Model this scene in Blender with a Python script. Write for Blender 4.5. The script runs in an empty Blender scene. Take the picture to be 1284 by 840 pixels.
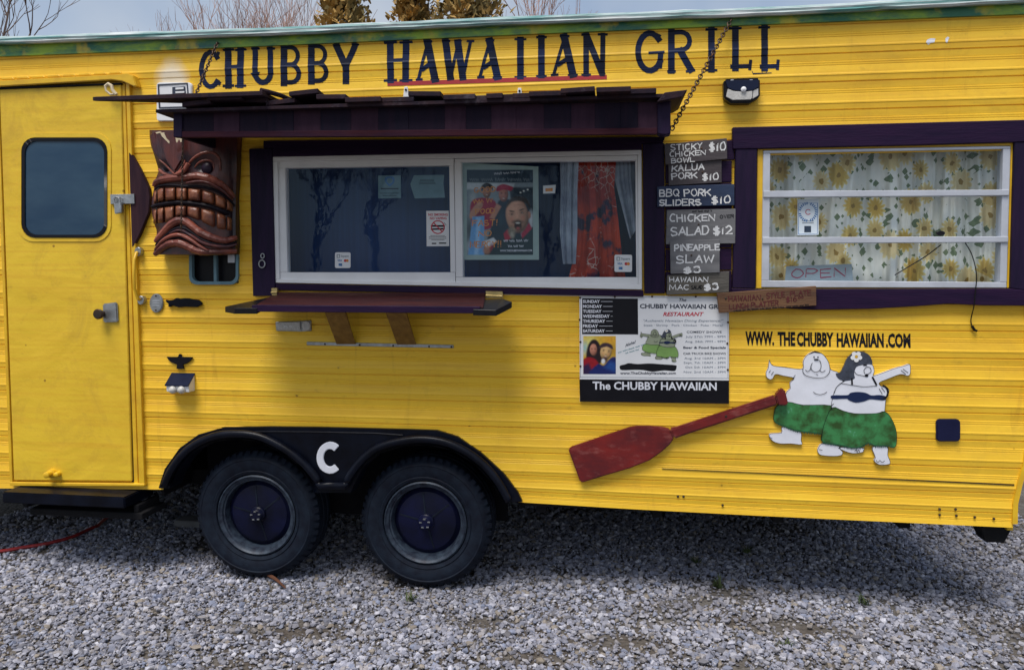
import bpy, bmesh, math, random
import numpy as np
from mathutils import Matrix, Vector
random.seed(7)
rad = math.radians
SC = bpy.context.scene
COL = SC.collection

# ------------------------------------------------------------------ camera
F_PX, CX, CY = 950.0, 642.0, 420.0          # focal length and centre of the photograph, in its pixels
YAW, PITCH, ROLL = rad(7.78), rad(4.48), rad(0.04)
D = 3.80                                     # metres from the camera to the trailer's side
_fw = Vector((-math.sin(YAW)*math.cos(PITCH), math.cos(YAW)*math.cos(PITCH), -math.sin(PITCH)))
_rt = Vector((math.cos(YAW), math.sin(YAW), 0))
_up = _rt.cross(_fw)
_r2 = _rt*math.cos(ROLL) + _up*math.sin(ROLL)
_u2 = _up*math.cos(ROLL) - _rt*math.sin(ROLL)
ZC = 0.0
def P(px, py, off=0.0):
    """point of the plane standing `off` metres in front of the trailer's side that shows at this pixel"""
    v = (px-CX)*_r2 + (CY-py)*_u2 + F_PX*_fw
    t = (D-off)/v.y
    return Vector((v.x*t, -off, ZC + v.z*t))
ZC = -P(535, 731, -0.10).z                   # tyre meets the ground at z = 0
cd = bpy.data.cameras.new('camera'); cam = bpy.data.objects.new('camera', cd); COL.objects.link(cam)
cam.matrix_world = Matrix(((_r2.x,_u2.x,-_fw.x,0),(_r2.y,_u2.y,-_fw.y,-D),(_r2.z,_u2.z,-_fw.z,ZC),(0,0,0,1)))
cd.sensor_width = 36; cd.lens = F_PX/1284*36; cd.clip_end = 3000; cd.clip_start = 0.05
SC.camera = cam

# ------------------------------------------------------------------ world, sun, exposure
SUN_EL, SUN_AZ = 65.0, 203.0                 # azimuth clockwise from +Y (the wall faces -Y)
w = bpy.data.worlds.new('World'); SC.world = w; w.use_nodes = True
nt = w.node_tree; nt.nodes.clear()
sky = nt.nodes.new('ShaderNodeTexSky'); sky.sky_type = 'NISHITA'; sky.sun_disc = False
sky.sun_elevation = rad(SUN_EL); sky.sun_rotation = rad(SUN_AZ)
sky.dust_density = 1.5; sky.air_density = 1.0; sky.ozone_density = 1.0
bg = nt.nodes.new('ShaderNodeBackground'); bg.inputs['Strength'].default_value = 0.085
wo = nt.nodes.new('ShaderNodeOutputWorld')
veil = nt.nodes.new('ShaderNodeMix'); veil.data_type = 'RGBA'; tcw = nt.nodes.new('ShaderNodeTexCoord'); cn = nt.nodes.new('ShaderNodeTexNoise'); cn.inputs['Scale'].default_value = 2.6; cn.inputs['Detail'].default_value = 5
mr = nt.nodes.new('ShaderNodeMapRange'); mr.inputs[1].default_value = .38; mr.inputs[2].default_value = .66; mr.inputs[3].default_value = .25; mr.inputs[4].default_value = .85
nt.links.new(tcw.outputs['Generated'], cn.inputs['Vector']); nt.links.new(cn.outputs[0], mr.inputs[0]); nt.links.new(mr.outputs[0], veil.inputs[0])   # thin high cloud
veil.inputs[7].default_value = (4.6, 4.85, 5.2, 1)
nt.links.new(sky.outputs[0], veil.inputs[6]); nt.links.new(veil.outputs[2], bg.inputs[0]); nt.links.new(bg.outputs[0], wo.inputs[0])
sl = bpy.data.lights.new('sun', 'SUN'); sl.energy = 2.4; sl.angle = rad(28); sl.color = (1.0, 0.95, 0.88)
so = bpy.data.objects.new('sun', sl); COL.objects.link(so)
sd = Vector((math.sin(rad(SUN_AZ))*math.cos(rad(SUN_EL)), math.cos(rad(SUN_AZ))*math.cos(rad(SUN_EL)), math.sin(rad(SUN_EL))))
so.rotation_euler = sd.to_track_quat('Z', 'Y').to_euler(); so.location = (0, -6, 8)
SC.view_settings.view_transform = 'Standard'; SC.view_settings.look = 'None'
SC.view_settings.gamma = 1.0; SC.view_settings.exposure = 0.7; SC.view_settings.use_curve_mapping = False

# ------------------------------------------------------------------ node helpers and materials
class NT:
    def __init__(s, name):
        s.m = bpy.data.materials.new(name); s.m.use_nodes = True
        s.t = s.m.node_tree; s.t.nodes.clear()
        s.out = s.t.nodes.new('ShaderNodeOutputMaterial')
    def n(s, typ, ins=None, **kw):
        nd = s.t.nodes.new('ShaderNode'+typ)
        for k, v in kw.items(): setattr(nd, k, v)
        for k, v in (ins or {}).items(): s.set(nd.inputs[k], v)
        return nd
    def set(s, sock, v):
        if isinstance(v, bpy.types.NodeSocket): s.t.links.new(v, sock)
        elif isinstance(v, (tuple, list)) and sock.type == 'RGBA' and len(v) == 3: sock.default_value = (*v, 1)
        else: sock.default_value = v
    def math(s, op, a, b=0.0, c=0.0, clamp=False):
        nd = s.n('Math', operation=op); nd.use_clamp = clamp
        s.set(nd.inputs[0], a); s.set(nd.inputs[1], b); s.set(nd.inputs[2], c)
        return nd.outputs[0]
    def mix(s, f, a, b, blend='MIX'):
        nd = s.n('Mix', data_type='RGBA', blend_type=blend)
        s.set(nd.inputs[0], f); s.set(nd.inputs[6], a); s.set(nd.inputs[7], b)
        return nd.outputs[2]
    def ramp(s, f, lo, hi):
        nd = s.n('MapRange', clamp=True); s.set(nd.inputs[0], f); s.set(nd.inputs[1], lo); s.set(nd.inputs[2], hi)
        return nd.outputs[0]
    def coord(s, sc=(1,1,1), loc=(0,0,0)):
        tc = s.n('NewGeometry')
        mp = s.n('Mapping'); s.set(mp.inputs['Vector'], tc.outputs['Position'])
        mp.inputs['Scale'].default_value = sc; mp.inputs['Location'].default_value = (loc[0]+.137, loc[1]+.371, loc[2]+.713)   # keeps the wall plane off the noise lattice
        return mp.outputs[0]
    def noise(s, scale, sc=(1,1,1), det=4, rough=.55, loc=(0,0,0), dist=0.0):
        nd = s.n('TexNoise', {'Vector': s.coord(sc, loc), 'Scale': scale, 'Detail': det, 'Roughness': rough, 'Distortion': dist})
        return nd.outputs[0]
    def bump(s, h, strength=.3, dist=.01):
        return s.n('Bump', {'Height': h, 'Strength': strength, 'Distance': dist}).outputs[0]
    def bsdf(s, col, rough=.5, metal=0.0, normal=None, spec=.5):
        b = s.n('BsdfPrincipled')
        s.set(b.inputs['Base Color'], col); s.set(b.inputs['Roughness'], rough); s.set(b.inputs['Metallic'], metal)
        b.inputs['Specular IOR Level'].default_value = spec
        if normal is not None: s.set(b.inputs['Normal'], normal)
        s.t.links.new(b.outputs[0], s.out.inputs[0]); return s.m

def plain(name, c, rough=.5, metal=0.0, var=.25, scale=14, bump=.15, c2=None, sc=(1,1,1), spec=None, edge=(.35,.7)):
    if spec is None: spec = .16 if max(c) < .06 else .45
    t = NT(name)
    c2 = c2 or tuple(x*(1-var) for x in c)
    n1 = t.noise(scale, sc); n2 = t.noise(scale*7, sc, 3)
    col = t.mix(t.ramp(n1, *edge), c, c2)
    rg = t.math('ADD', rough-.06, t.math('MULTIPLY', n2, .12))
    return t.bsdf(col, rg, metal, t.bump(n2, bump, .004), spec)
def wood(name, c, c2, rough=.65, along='x', bump=.5, scale=9, worn=None, spec=None):
    if spec is None: spec = .12 if max(c) < .06 else .35
    t = NT(name)
    sc = {'x': (.12,1,1), 'z': (1,1,.12), 'y': (1,.12,1)}[along]
    n1 = t.noise(scale*3, sc, 6, .6); n2 = t.noise(scale*16, sc, 4, .6)
    col = t.mix(t.ramp(n1, .32, .68), c, c2)
    if worn: col = t.mix(t.math('MULTIPLY', t.ramp(t.noise(scale, sc, 6, .7, (3,1,2)), .55, .72), .8), col, worn)
    return t.bsdf(col, rough, 0, t.bump(n2, bump, .003), spec)

M = {}
def yellow(name, c, big, spot=True):
    t = NT(name)
    big_n = t.noise(1.6, det=5, dist=.6); streak = t.noise(5, (.22,1,6), 5, dist=1.2); fine = t.noise(60, det=2)
    mott = t.noise(4.5, (1,1,.8), 6, .7, (5,2,3), .8)
    col = t.mix(t.ramp(big_n, .3, .72), c, big)
    col = t.mix(t.math('MULTIPLY', t.ramp(streak, .46, .78), .45), col, (.60,.28,.02))
    col = t.mix(t.math('MULTIPLY', t.ramp(mott, .52, .8), .40 if spot else .75), col, (.46,.27,.03))
    col = t.mix(t.math('MULTIPLY', t.ramp(t.noise(26, (.5,1,1.4), 5, .75, (1,1,8)), .60, .74), .35), col, (.30,.17,.03))
    v = t.n('TexVoronoi', {'Vector': t.coord((1,1,1)), 'Scale': 5.2}).outputs['Distance']
    col = t.mix(t.math('MULTIPLY', t.ramp(v, .05, .03), .7), col, (.16,.06,.01))
    if spot:
        # white overspray round the white inlet, as sprayed on the siding
        g = t.n('NewGeometry').outputs['Position']
        c0 = P(216, 98)
        dd = t.n('VectorMath', {0: g, 1: (c0.x, c0.y, c0.z)}, operation='DISTANCE').outputs['Value']
        dd = t.math('ADD', dd, t.math('MULTIPLY', t.noise(14), .06))
        col = t.mix(t.math('MULTIPLY', t.ramp(dd, .140, .075), .65), col, (.78,.78,.76))
        drip = t.noise(3.0, (5,1,.5), 4, .6, (0,0,0), 1.5)
        col = t.mix(t.math('MULTIPLY', t.ramp(drip, .60, .8), .30), col, (.36,.17,.02))
    rg = t.math('ADD', .32, t.math('MULTIPLY', mott, .3))
    h = t.math('ADD', t.noise(4, (.6,1,1), 3, .45, (0,0,0), .5), t.math('MULTIPLY', fine, .06))
    return t.bsdf(col, rg, 0, t.bump(h, .20 if spot else .38, .03), .4)
M['yellow'] = yellow('yellow_siding_paint', (.90,.575,.040), (.82,.485,.028))
M['yellow_door'] = yellow('yellow_door_paint', (.76,.52,.032), (.68,.44,.026), False)
M['yellow_trim'] = plain('yellow_trim_paint', (.74,.46,.02), .4, var=.3, scale=9, c2=(.58,.33,.02))
t = NT('green_trim_paint')
a = t.noise(3.2, (1,1,2.5), 6, .65); b = t.noise(11, (.5,1,2), 5, .6, (4,0,2))
c = t.mix(t.ramp(a, .40, .60), (.018,.14,.075), (.26,.42,.025)); c = t.mix(t.ramp(b, .52, .72), c, (.02,.11,.11))
c = t.mix(t.ramp(t.noise(5, (1,1,1), 5, .6, (9,3,1)), .56, .7), c, (.60,.46,.03))
M['green'] = t.bsdf(c, .5, 0, t.bump(b, .3, .004))
t = NT('roof_edge_weathered')
a = t.noise(9, (.25,1,5), 6, .7); b = t.noise(16, (.2,1,6), 6, .7, (2,5,1))
c = t.mix(t.ramp(a, .38, .60), (.52,.56,.58), (.07,.22,.22)); c = t.mix(t.ramp(b, .58, .70), c, (.02,.05,.05))
M['roof_edge'] = t.bsdf(c, .6, 0, t.bump(a, .6, .006))
M['roof'] = plain('roof_coating', (.40,.42,.43), .7, var=.4, scale=4)
M['dark'] = plain('underbody_black', (.012,.012,.014), .9, bump=.3)
M['well'] = plain('wheel_well_black', (.006,.006,.008), .95)
M['fender'] = plain('fender_black_plastic', (.002,.0026,.006), .34, c2=(.004,.006,.014), scale=10, bump=.1)
M['purple_wood'] = wood('dark_purple_stained_wood', (.012,.006,.026), (.022,.008,.034), .5, 'x')
M['purple_wood_z'] = wood('dark_purple_stained_wood_upright', (.010,.007,.024), (.020,.010,.036), .5, 'z')
M['red_wood'] = wood('red_brown_stained_wood', (.060,.012,.010), (.024,.006,.010), .6, 'x', 1.0, worn=(.10,.045,.035), spec=.2)
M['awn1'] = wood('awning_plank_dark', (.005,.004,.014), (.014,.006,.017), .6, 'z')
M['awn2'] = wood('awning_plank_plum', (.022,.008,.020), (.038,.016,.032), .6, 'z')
M['awn3'] = wood('awning_plank_red', (.045,.009,.014), (.022,.006,.018), .6, 'x')
M['awn_top'] = wood('awning_roof_board', (.014,.010,.020), (.035,.018,.022), .7, 'y', worn=(.09,.08,.10))
M['white_frame'] = plain('white_vinyl', (.78,.79,.81), .35, var=.12, scale=5, bump=.05)
M['alu'] = plain('painted_aluminium', (.52,.55,.62), .4, .2, var=.18, scale=8)
M['steel'] = plain('galvanised_steel', (.42,.44,.46), .38, .85, var=.35, scale=30)
M['dark_steel'] = plain('dark_steel', (.06,.055,.05), .45, .8, var=.5, scale=40, c2=(.09,.04,.02))
M['brass'] = plain('brass_plated_hinge', (.55,.42,.18), .4, .8, var=.4, scale=30)
M['black'] = plain('black_plastic', (.008,.008,.012), .35)
M['navy_plastic'] = plain('navy_plastic', (.010,.012,.045), .4)
M['white'] = plain('white_paint', (.74,.75,.78), .5, var=.08, scale=6, bump=.05)
M['offwhite'] = plain('painted_white_board', (.70,.72,.80), .5, var=.1, scale=12, bump=.1)
M['paper'] = plain('paper_white', (.72,.74,.76), .7, var=.06, scale=20, bump=.03)
M['paper_green'] = plain('paper_pale_green', (.30,.40,.38), .7, var=.1, scale=20, bump=.03)
M['paper_teal'] = plain('paper_faded_teal', (.14,.25,.30), .7, var=.2, scale=20, bump=.03)
M['letter'] = plain('navy_black_sign_paint', (.008,.011,.026), .42, c2=(.012,.022,.07), scale=5, edge=(.42,.6))
M['ink'] = plain('black_ink', (.010,.010,.014), .5)
M['ink_dark'] = plain('dark_slate_ink', (.03,.04,.07), .5)
M['red_paint'] = plain('red_sign_paint', (.36,.014,.018), .45)
M['red_ink'] = plain('red_ink', (.55,.02,.05), .5)
M['teal_ink'] = plain('teal_ink', (.05,.25,.30), .5)
M['grey_ink'] = plain('grey_blue_ink', (.16,.20,.27), .5)
M['blue_ink'] = plain('blue_ink', (.05,.18,.42), .5)
M['orange_ink'] = plain('orange_ink', (.70,.25,.04), .5)
M['tiki'] = None
t = NT('tiki_varnished_wood')
a = t.noise(16, (1,1,.3), 6, .6); b = t.noise(7, (1,1,1), 5, .6, (2,2,2))
c = t.mix(t.ramp(a, .35, .65), (.105,.020,.014), (.045,.010,.013)); c = t.mix(t.ramp(b, .44, .6), c, (.020,.008,.016))
M['tiki'] = t.bsdf(c, .33, 0, t.bump(t.noise(45, (1,1,.15), 5), .7, .006), .5)
M['tiki_lip'] = plain('tiki_lip_wood', (.27,.075,.048), .34, c2=(.055,.014,.014), scale=13, sc=(.5,1,1), bump=.7)
M['tiki_tooth'] = plain('tiki_tooth_wood', (.27,.095,.042), .32, c2=(.085,.022,.018), scale=15, bump=.7)
M['tiki_dark'] = plain('tiki_dark_groove', (.008,.005,.010), .5)
M['tiki_navy'] = plain('tiki_dark_stain', (.016,.011,.024), .38, c2=(.03,.012,.018), scale=8)
M['chip'] = plain('bare_chipped_wood', (.62,.52,.36), .8)
M['plaque'] = wood('dark_plaque_wood', (.045,.020,.026), (.022,.010,.018), .5, 'z')
t = NT('red_lacquered_oar')
a = t.noise(7, (.5,1,1), 6, .65); b = t.noise(22, (.4,1,.9), 5, .7, (3,1,2))
c = t.mix(t.ramp(a, .35, .65), (.19,.014,.013), (.075,.007,.011)); c = t.mix(t.math('MULTIPLY', t.ramp(b, .54, .72), .55), c, (.30,.10,.09))
M['oar'] = t.bsdf(c, t.math('ADD', .22, t.math('MULTIPLY', a, .25)), 0, t.bump(b, .25, .004), .5)
M['slate1'] = wood('weathered_grey_board', (.115,.115,.125), (.07,.068,.08), .8, 'x')
M['slate2'] = wood('weathered_brown_board', (.085,.075,.08), (.05,.042,.05), .8, 'x')
M['slate3'] = wood('navy_painted_board', (.018,.035,.085), (.012,.020,.05), .6, 'x')
M['slate4'] = wood('pale_grey_board', (.18,.18,.19), (.11,.11,.12), .8, 'x')
M['slate5'] = wood('rough_grey_brown_board', (.13,.12,.105), (.065,.06,.055), .8, 'x', 1.0)
M['plank'] = wood('raw_brown_plank', (.15,.075,.035), (.08,.040,.024), .75, 'x', .8)
M['strut'] = wood('yellow_brown_strut_wood', (.26,.15,.035), (.15,.075,.02), .6, 'z')
M['chalk'] = plain('white_hand_paint', (.72,.73,.75), .7, var=.2, scale=60)
M['redmark'] = plain('dark_red_marker', (.085,.008,.010), .6)
t = NT('green_grass_skirt_paint')
a = t.noise(17, (1,1,1), 4, .6)
c = t.mix(t.ramp(a, .42, .62), (.035,.20,.06), (.018,.06,.008)); c = t.mix(t.ramp(a, .36, .26), c, (.15,.45,.30))
M['skirt'] = t.bsdf(c, .5)
M['hair'] = plain('slate_hair_paint', (.05,.06,.09), .5, var=.5, scale=50)
M['flower_y'] = plain('pale_yellow_paint', (.72,.62,.28), .5)
M['skin1'] = plain('printed_skin', (.46,.24,.17), .6); M['skin2'] = plain('printed_skin_warm', (.52,.29,.19), .6, c2=(.42,.20,.13), scale=60)
M['maroon'] = plain('printed_maroon', (.22,.015,.05), .6); M['print_navy'] = plain('printed_navy', (.015,.03,.06), .6)
M['print_grey'] = plain('printed_grey', (.22,.27,.30), .6); M['print_blue'] = plain('printed_sky_blue', (.12,.30,.55), .6)
M['print_gold'] = plain('printed_gold', (.60,.36,.04), .6); M['print_green'] = plain('printed_lime', (.20,.36,.10), .6)
M['print_olive'] = plain('printed_olive', (.30,.34,.24), .6); M['print_hair'] = plain('printed_hair', (.03,.02,.02), .6)
M['print_beard'] = plain('printed_beard', (.20,.17,.13), .6)
M['tyre'] = plain('tyre_rubber', (.0045,.0065,.014), .65, c2=(.009,.015,.027), scale=22, bump=.25)
M['rim'] = plain('dusty_rim_ring', (.034,.05,.075), .5, .2, c2=(.006,.009,.022), scale=30, spec=.4)
M['hub'] = plain('hubcap_dark', (.004,.005,.014), .34, c2=(.007,.009,.040), scale=6)
M['navy_panel'] = plain('navy_interior_panel', (.005,.048,.19), .6, var=.3, sc=(14,1,.3), scale=3)
M['concrete'] = plain('grey_wood_block', (.16,.16,.17), .85)
M['hose'] = plain('red_hose', (.30,.02,.022), .45)
M['rust'] = plain('rusty_stick', (.10,.035,.015), .85)
M['bark'] = plain('bare_bark', (.16,.11,.09), .9, c2=(.10,.07,.06))
M['pinkbark'] = plain('pale_reddish_twigs', (.42,.27,.22), .9, c2=(.32,.2,.17))
M['juniper'] = plain('brown_green_needles', (.46,.28,.08), .8, c2=(.16,.12,.04), scale=2.2, edge=(.42,.58))
M['weed'] = plain('weed_green', (.05,.075,.02), .7)
M['cord'] = plain('black_cable', (.008,.008,.008), .5)
M['solar'] = plain('solar_cell', (.010,.015,.04), .2)
M['led'] = plain('clear_led_cover', (.55,.54,.52), .25, var=.25, scale=120)
def glass(name, tint=(.75,.82,.88), refl=1.0):
    t = NT(name)
    fr = t.n('Fresnel', {'IOR': 1.5}).outputs[0]
    tr = t.n('BsdfTransparent', {'Color': tint}); gl = t.n('BsdfGlossy', {'Color': (.72,.86,1), 'Roughness': .02})
    n = t.noise(3); t.set(gl.inputs['Normal'], t.bump(n, .05, .02))
    mx = t.n('MixShader', {0: t.math('MULTIPLY', fr, refl)})
    t.t.links.new(tr.outputs[0], mx.inputs[1]); t.t.links.new(gl.outputs[0], mx.inputs[2]); t.t.links.new(mx.outputs[0], t.out.inputs[0])
    return t.m
M['glass'] = glass('window_glass', (.93,.97,1.0), .55)
M['door_glass'] = plain('tinted_door_glass_painted_streak', (.012,.040,.085), .16, c2=(.035,.075,.12), scale=3.2, sc=(.6,1,1.6), bump=.08, spec=.3)  # lighter noise bands paint a faint reflected streak into the pane
# sunflower print on cloth
t = NT('sunflower_curtain_cloth')
uv = t.n('UVMap').outputs[0]; uv.node.uv_map = 'UVMap'
wn = t.n('TexNoise', {'Vector': uv, 'Scale': 30, 'Detail': 2}); wv = t.n('VectorMath', {0: wn.outputs['Color'], 1: (.5,.5,.5)}, operation='SUBTRACT').outputs[0]
wv = t.n('VectorMath', {0: wv, 1: (.16,.16,0)}, operation='MULTIPLY').outputs[0]
q = t.n('VectorMath', {0: uv, 1: (1/.160,1/.150,0)}, operation='MULTIPLY').outputs[0]
q = t.n('VectorMath', {0: q, 1: wv}, operation='ADD').outputs[0]
vo = t.n('TexVoronoi', {'Vector': q, 'Scale': 1.0, 'Randomness': .9}, voronoi_dimensions='2D')
df = t.n('VectorMath', {0: q, 1: vo.outputs['Position']}, operation='SUBTRACT').outputs[0]
s2 = t.n('SeparateXYZ', {0: df}); ang = t.math('ARCTAN2', s2.outputs[1], s2.outputs[0]); r_ = vo.outputs['Distance']
wob = t.math('MULTIPLY', t.math('ABSOLUTE', t.math('SINE', t.math('MULTIPLY', ang, 6.5))), .12)
vc = t.n('SeparateXYZ', {0: vo.outputs['Color']}).outputs; edge = t.math('ADD', t.math('ADD', .20, t.math('MULTIPLY', vc[0], .16)), wob)
nz = t.noise(60, det=3); r2 = t.math('ADD', r_, t.math('MULTIPLY', t.math('SUBTRACT', nz, .5), .09))
inner = t.math('LESS_THAN', r2, edge); core = t.math('LESS_THAN', r2, .085)
leafn = t.n('TexVoronoi', {'Vector': t.coord((30,0,22), (1,0,4)), 'Scale': 1.0, 'Randomness': 1.0}, distance='MANHATTAN')
leaf = t.math('MULTIPLY', t.math('LESS_THAN', leafn.outputs['Distance'], .52), t.math('GREATER_THAN', t.noise(11, det=3), .42))
leaf = t.math('MULTIPLY', leaf, t.math('GREATER_THAN', r2, .28))
pet = t.mix(t.ramp(t.math('SUBTRACT', edge, r2), .12, .0), (.58,.38,.06), (.80,.68,.28))
pet = t.mix(t.math('MULTIPLY', t.math('LESS_THAN', t.math('ABSOLUTE', t.math('SINE', t.math('MULTIPLY', ang, 6.5))), .22), .45), pet, (.34,.24,.07))
c = t.mix(t.ramp(t.noise(9), .35, .7), (.84,.82,.74), (.68,.70,.66))
pet = t.mix(t.math('MULTIPLY', vc[1], .55), pet, (.80,.74,.52))
c = t.mix(leaf, c, t.mix(t.noise(50), (.05,.10,.05), (.26,.32,.18))); c = t.mix(inner, c, pet); c = t.mix(core, c, (.30,.19,.04))
M['sunflower'] = t.bsdf(c, .8)
t = NT('red_floral_cloth')
a = t.noise(9, (1,1,.7), 5, .6); v = t.n('TexVoronoi', {'Vector': t.coord((1,1,1)), 'Scale': 26}, feature='DISTANCE_TO_EDGE').outputs[0]
c = t.mix(t.ramp(a, .35, .6), (.55,.05,.014), (.30,.018,.012)); c = t.mix(t.ramp(t.noise(7, det=4, loc=(3,3,1)), .56, .62), c, (.02,.012,.05))
c = t.mix(t.math('MULTIPLY', t.ramp(v, .06, .02), t.ramp(t.noise(6, loc=(1,7,3)), .52, .58)), c, (.55,.40,.34))
M['red_cloth'] = t.bsdf(c, .8)
M['grey_cloth'] = plain('grey_blue_curtain_cloth', (.40,.46,.54), .85, c2=(.17,.20,.28), scale=9)

# ------------------------------------------------------------------ mesh helpers
class MB:
    def __init__(s): s.bm = bmesh.new()
    def poly(s, pts):
        vs = [s.bm.verts.new(p) for p in pts]
        try: return s.bm.faces.new(vs)
        except ValueError: return None
    def prism(s, px, off0, off1):
        """outline in photograph pixels as seen at off1, extruded straight back to off0"""
        f = [P(x, y, off1) for x, y in px]
        return s.extr([(p.x, p.z) for p in f], -off1, -off0)
    def extr(s, xz, y0, y1):
        a = [s.bm.verts.new((x, y0, z)) for x, z in xz]; b = [s.bm.verts.new((x, y1, z)) for x, z in xz]
        n = len(a); s.bm.faces.new(a); s.bm.faces.new(b[::-1])
        for i in range(n): s.bm.faces.new((a[i], b[i], b[(i+1)%n], a[(i+1)%n]))
        return s
    def plan(s, xy, z0, z1):
        a = [s.bm.verts.new((x, y, z0)) for x, y in xy]; b = [s.bm.verts.new((x, y, z1)) for x, y in xy]
        n = len(a); s.bm.faces.new(a[::-1]); s.bm.faces.new(b)
        for i in range(n): s.bm.faces.new((a[i], a[(i+1)%n], b[(i+1)%n], b[i]))
        return s
    def hexa(s, p):
        v = [s.bm.verts.new(q) for q in p]
        for f in ((0,1,2,3),(7,6,5,4),(0,4,5,1),(1,5,6,2),(2,6,7,3),(3,7,4,0)): s.bm.faces.new([v[i] for i in f])
        return s
    def box(s, x0, x1, y0, y1, z0, z1):
        return s.hexa([(x0,y0,z0),(x1,y0,z0),(x1,y1,z0),(x0,y1,z0),(x0,y0,z1),(x1,y0,z1),(x1,y1,z1),(x0,y1,z1)])
    def tube(s, path, r, n=8, cap=True, flat=1.0):
        path = [Vector(p) for p in path]; rs = r if isinstance(r, (list, tuple)) else [r]*len(path)
        rings = []; ref = None
        for i, p in enumerate(path):
            d = (path[min(i+1, len(path)-1)] - path[max(i-1, 0)]).normalized()
            if ref is None: ref = Vector((0,0,1)) if abs(d.z) < .9 else Vector((0,1,0))
            u = d.cross(ref)
            if u.length < 1e-5: u = d.orthogonal()
            u.normalize(); v = u.cross(d).normalized(); ref = v
            rings.append([s.bm.verts.new(p + (u*math.cos(2*math.pi*k/n)*flat + v*math.sin(2*math.pi*k/n))*rs[i]) for k in range(n)])
        for a, b in zip(rings, rings[1:]):
            for k in range(n): s.bm.faces.new((a[k], a[(k+1)%n], b[(k+1)%n], b[k]))
        if cap:
            s.bm.faces.new(rings[0][::-1]); s.bm.faces.new(rings[-1])
        return s
    def lathe(s, c, prof, n=48, axis='y'):
        """prof = (radius, offset along axis) pairs"""
        rings = []
        for r, h in prof:
            ring = []
            for k in range(n):
                a = 2*math.pi*k/n; u, v = r*math.cos(a), r*math.sin(a)
                q = (u, h, v) if axis == 'y' else ((u, v, h) if axis == 'z' else (h, u, v))
                ring.append(s.bm.verts.new(Vector(c)+Vector(q)))
            rings.append(ring)
        for a, b in zip(rings, rings[1:]):
            for k in range(n): s.bm.faces.new((a[k], a[(k+1)%n], b[(k+1)%n], b[k]))
        return s, rings
    def disc(s, c, prof, n=32, axis='y'):
        _, r = s.lathe(c, prof, n, axis); s.bm.faces.new(r[0]); s.bm.faces.new(r[-1]); return s
    def build(s, name, mat, parent=None, bevel=0.0, smooth=False, seg=1, origin=None, sub=0):
        bm = s.bm
        bmesh.ops.recalc_face_normals(bm, faces=bm.faces)
        if bevel:
            ed = [e for e in bm.edges if len(e.link_faces) == 2 and e.calc_face_angle(0) > rad(35)]
            bmesh.ops.bevel(bm, geom=ed, offset=bevel, segments=seg, affect='EDGES', clamp_overlap=True)
        me = bpy.data.meshes.new(name); bm.to_mesh(me); bm.free()
        me.materials.append(M[mat] if isinstance(mat, str) else mat)
        if smooth:
            me.polygons.foreach_set('use_smooth', [True]*len(me.polygons))
            if smooth != 'all': me.set_sharp_from_angle(angle=rad(40))
        o = bpy.data.objects.new(name, me); COL.objects.link(o)
        if parent is not None: attach(o, parent)
        elif origin is not None:
            me.transform(Matrix.Translation(-Vector(origin))); o.location = origin
        return o
def world_loc(o):
    l = Vector(o.location)
    return l + world_loc(o.parent) if o.parent and o.type == 'EMPTY' else (l if o.type == 'EMPTY' or not o.parent else Vector((0,0,0)))
def attach(o, parent):
    o.parent = parent
    base = Vector((0,0,0))
    if parent.parent is None: base = Vector(parent.location)
    o.matrix_parent_inverse = Matrix.Translation(-base)
def tag(o, label=None, cat=None, group=None, kind=None):
    if label: o['label'] = label
    if cat: o['category'] = cat
    if group: o['group'] = group
    if kind: o['kind'] = kind
    return o
def thing(name, loc, label, cat, group=None):
    o = bpy.data.objects.new(name, None); COL.objects.link(o); o.empty_display_size = .1
    o.location = loc; return tag(o, label, cat, group)

def rrect(x0, y0, x1, y1, r, n=5):
    out = []
    for cx, cy, a0 in ((x1-r,y0+r,-90),(x1-r,y1-r,0),(x0+r,y1-r,90),(x0+r,y0+r,180)):
        for k in range(n+1):
            a = rad(a0+90*k/n); out.append((cx+r*math.cos(a), cy+r*math.sin(a)))
    return out
def circ(cx, cy, rx, ry=None, n=20):
    ry = ry or rx
    return [(cx+rx*math.cos(2*math.pi*k/n), cy+ry*math.sin(2*math.pi*k/n)) for k in range(n)]
def ribbon_px(mb, pts, wpx, off, taper=False):
    """flat brush stroke through pixel points"""
    pts = [Vector(p) for p in pts]; L, R = [], []
    n = len(pts)
    for i, p in enumerate(pts):
        a = pts[max(i-1,0)]; b = pts[min(i+1,n-1)]
        d = (b-a); d = d.normalized() if d.length > 1e-6 else Vector((1,0))
        nn = Vector((-d.y, d.x)); k = 1.0
        if 0 < i < n-1:
            d1 = (p-a).normalized(); k = 1/max(.55, abs(nn.dot(Vector((-d1.y, d1.x)))))
        e = Vector((0,0))
        if i == 0: e = -d*wpx*.35
        if i == n-1: e = d*wpx*.35
        ww = wpx*.5*k*(.55 if taper and i in (0,n-1) else 1)
        L.append(p+e+nn*ww); R.append(p+e-nn*ww)
    for i in range(n-1):
        mb.poly([P(*L[i],off), P(*R[i],off), P(*R[i+1],off), P(*L[i+1],off)])
def arc(cx, cy, rx, ry, a0, a1, n=9):
    return [(cx+rx*math.cos(rad(a0+(a1-a0)*k/n)), cy+ry*math.sin(rad(a0+(a1-a0)*k/n))) for k in range(n+1)]
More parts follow.
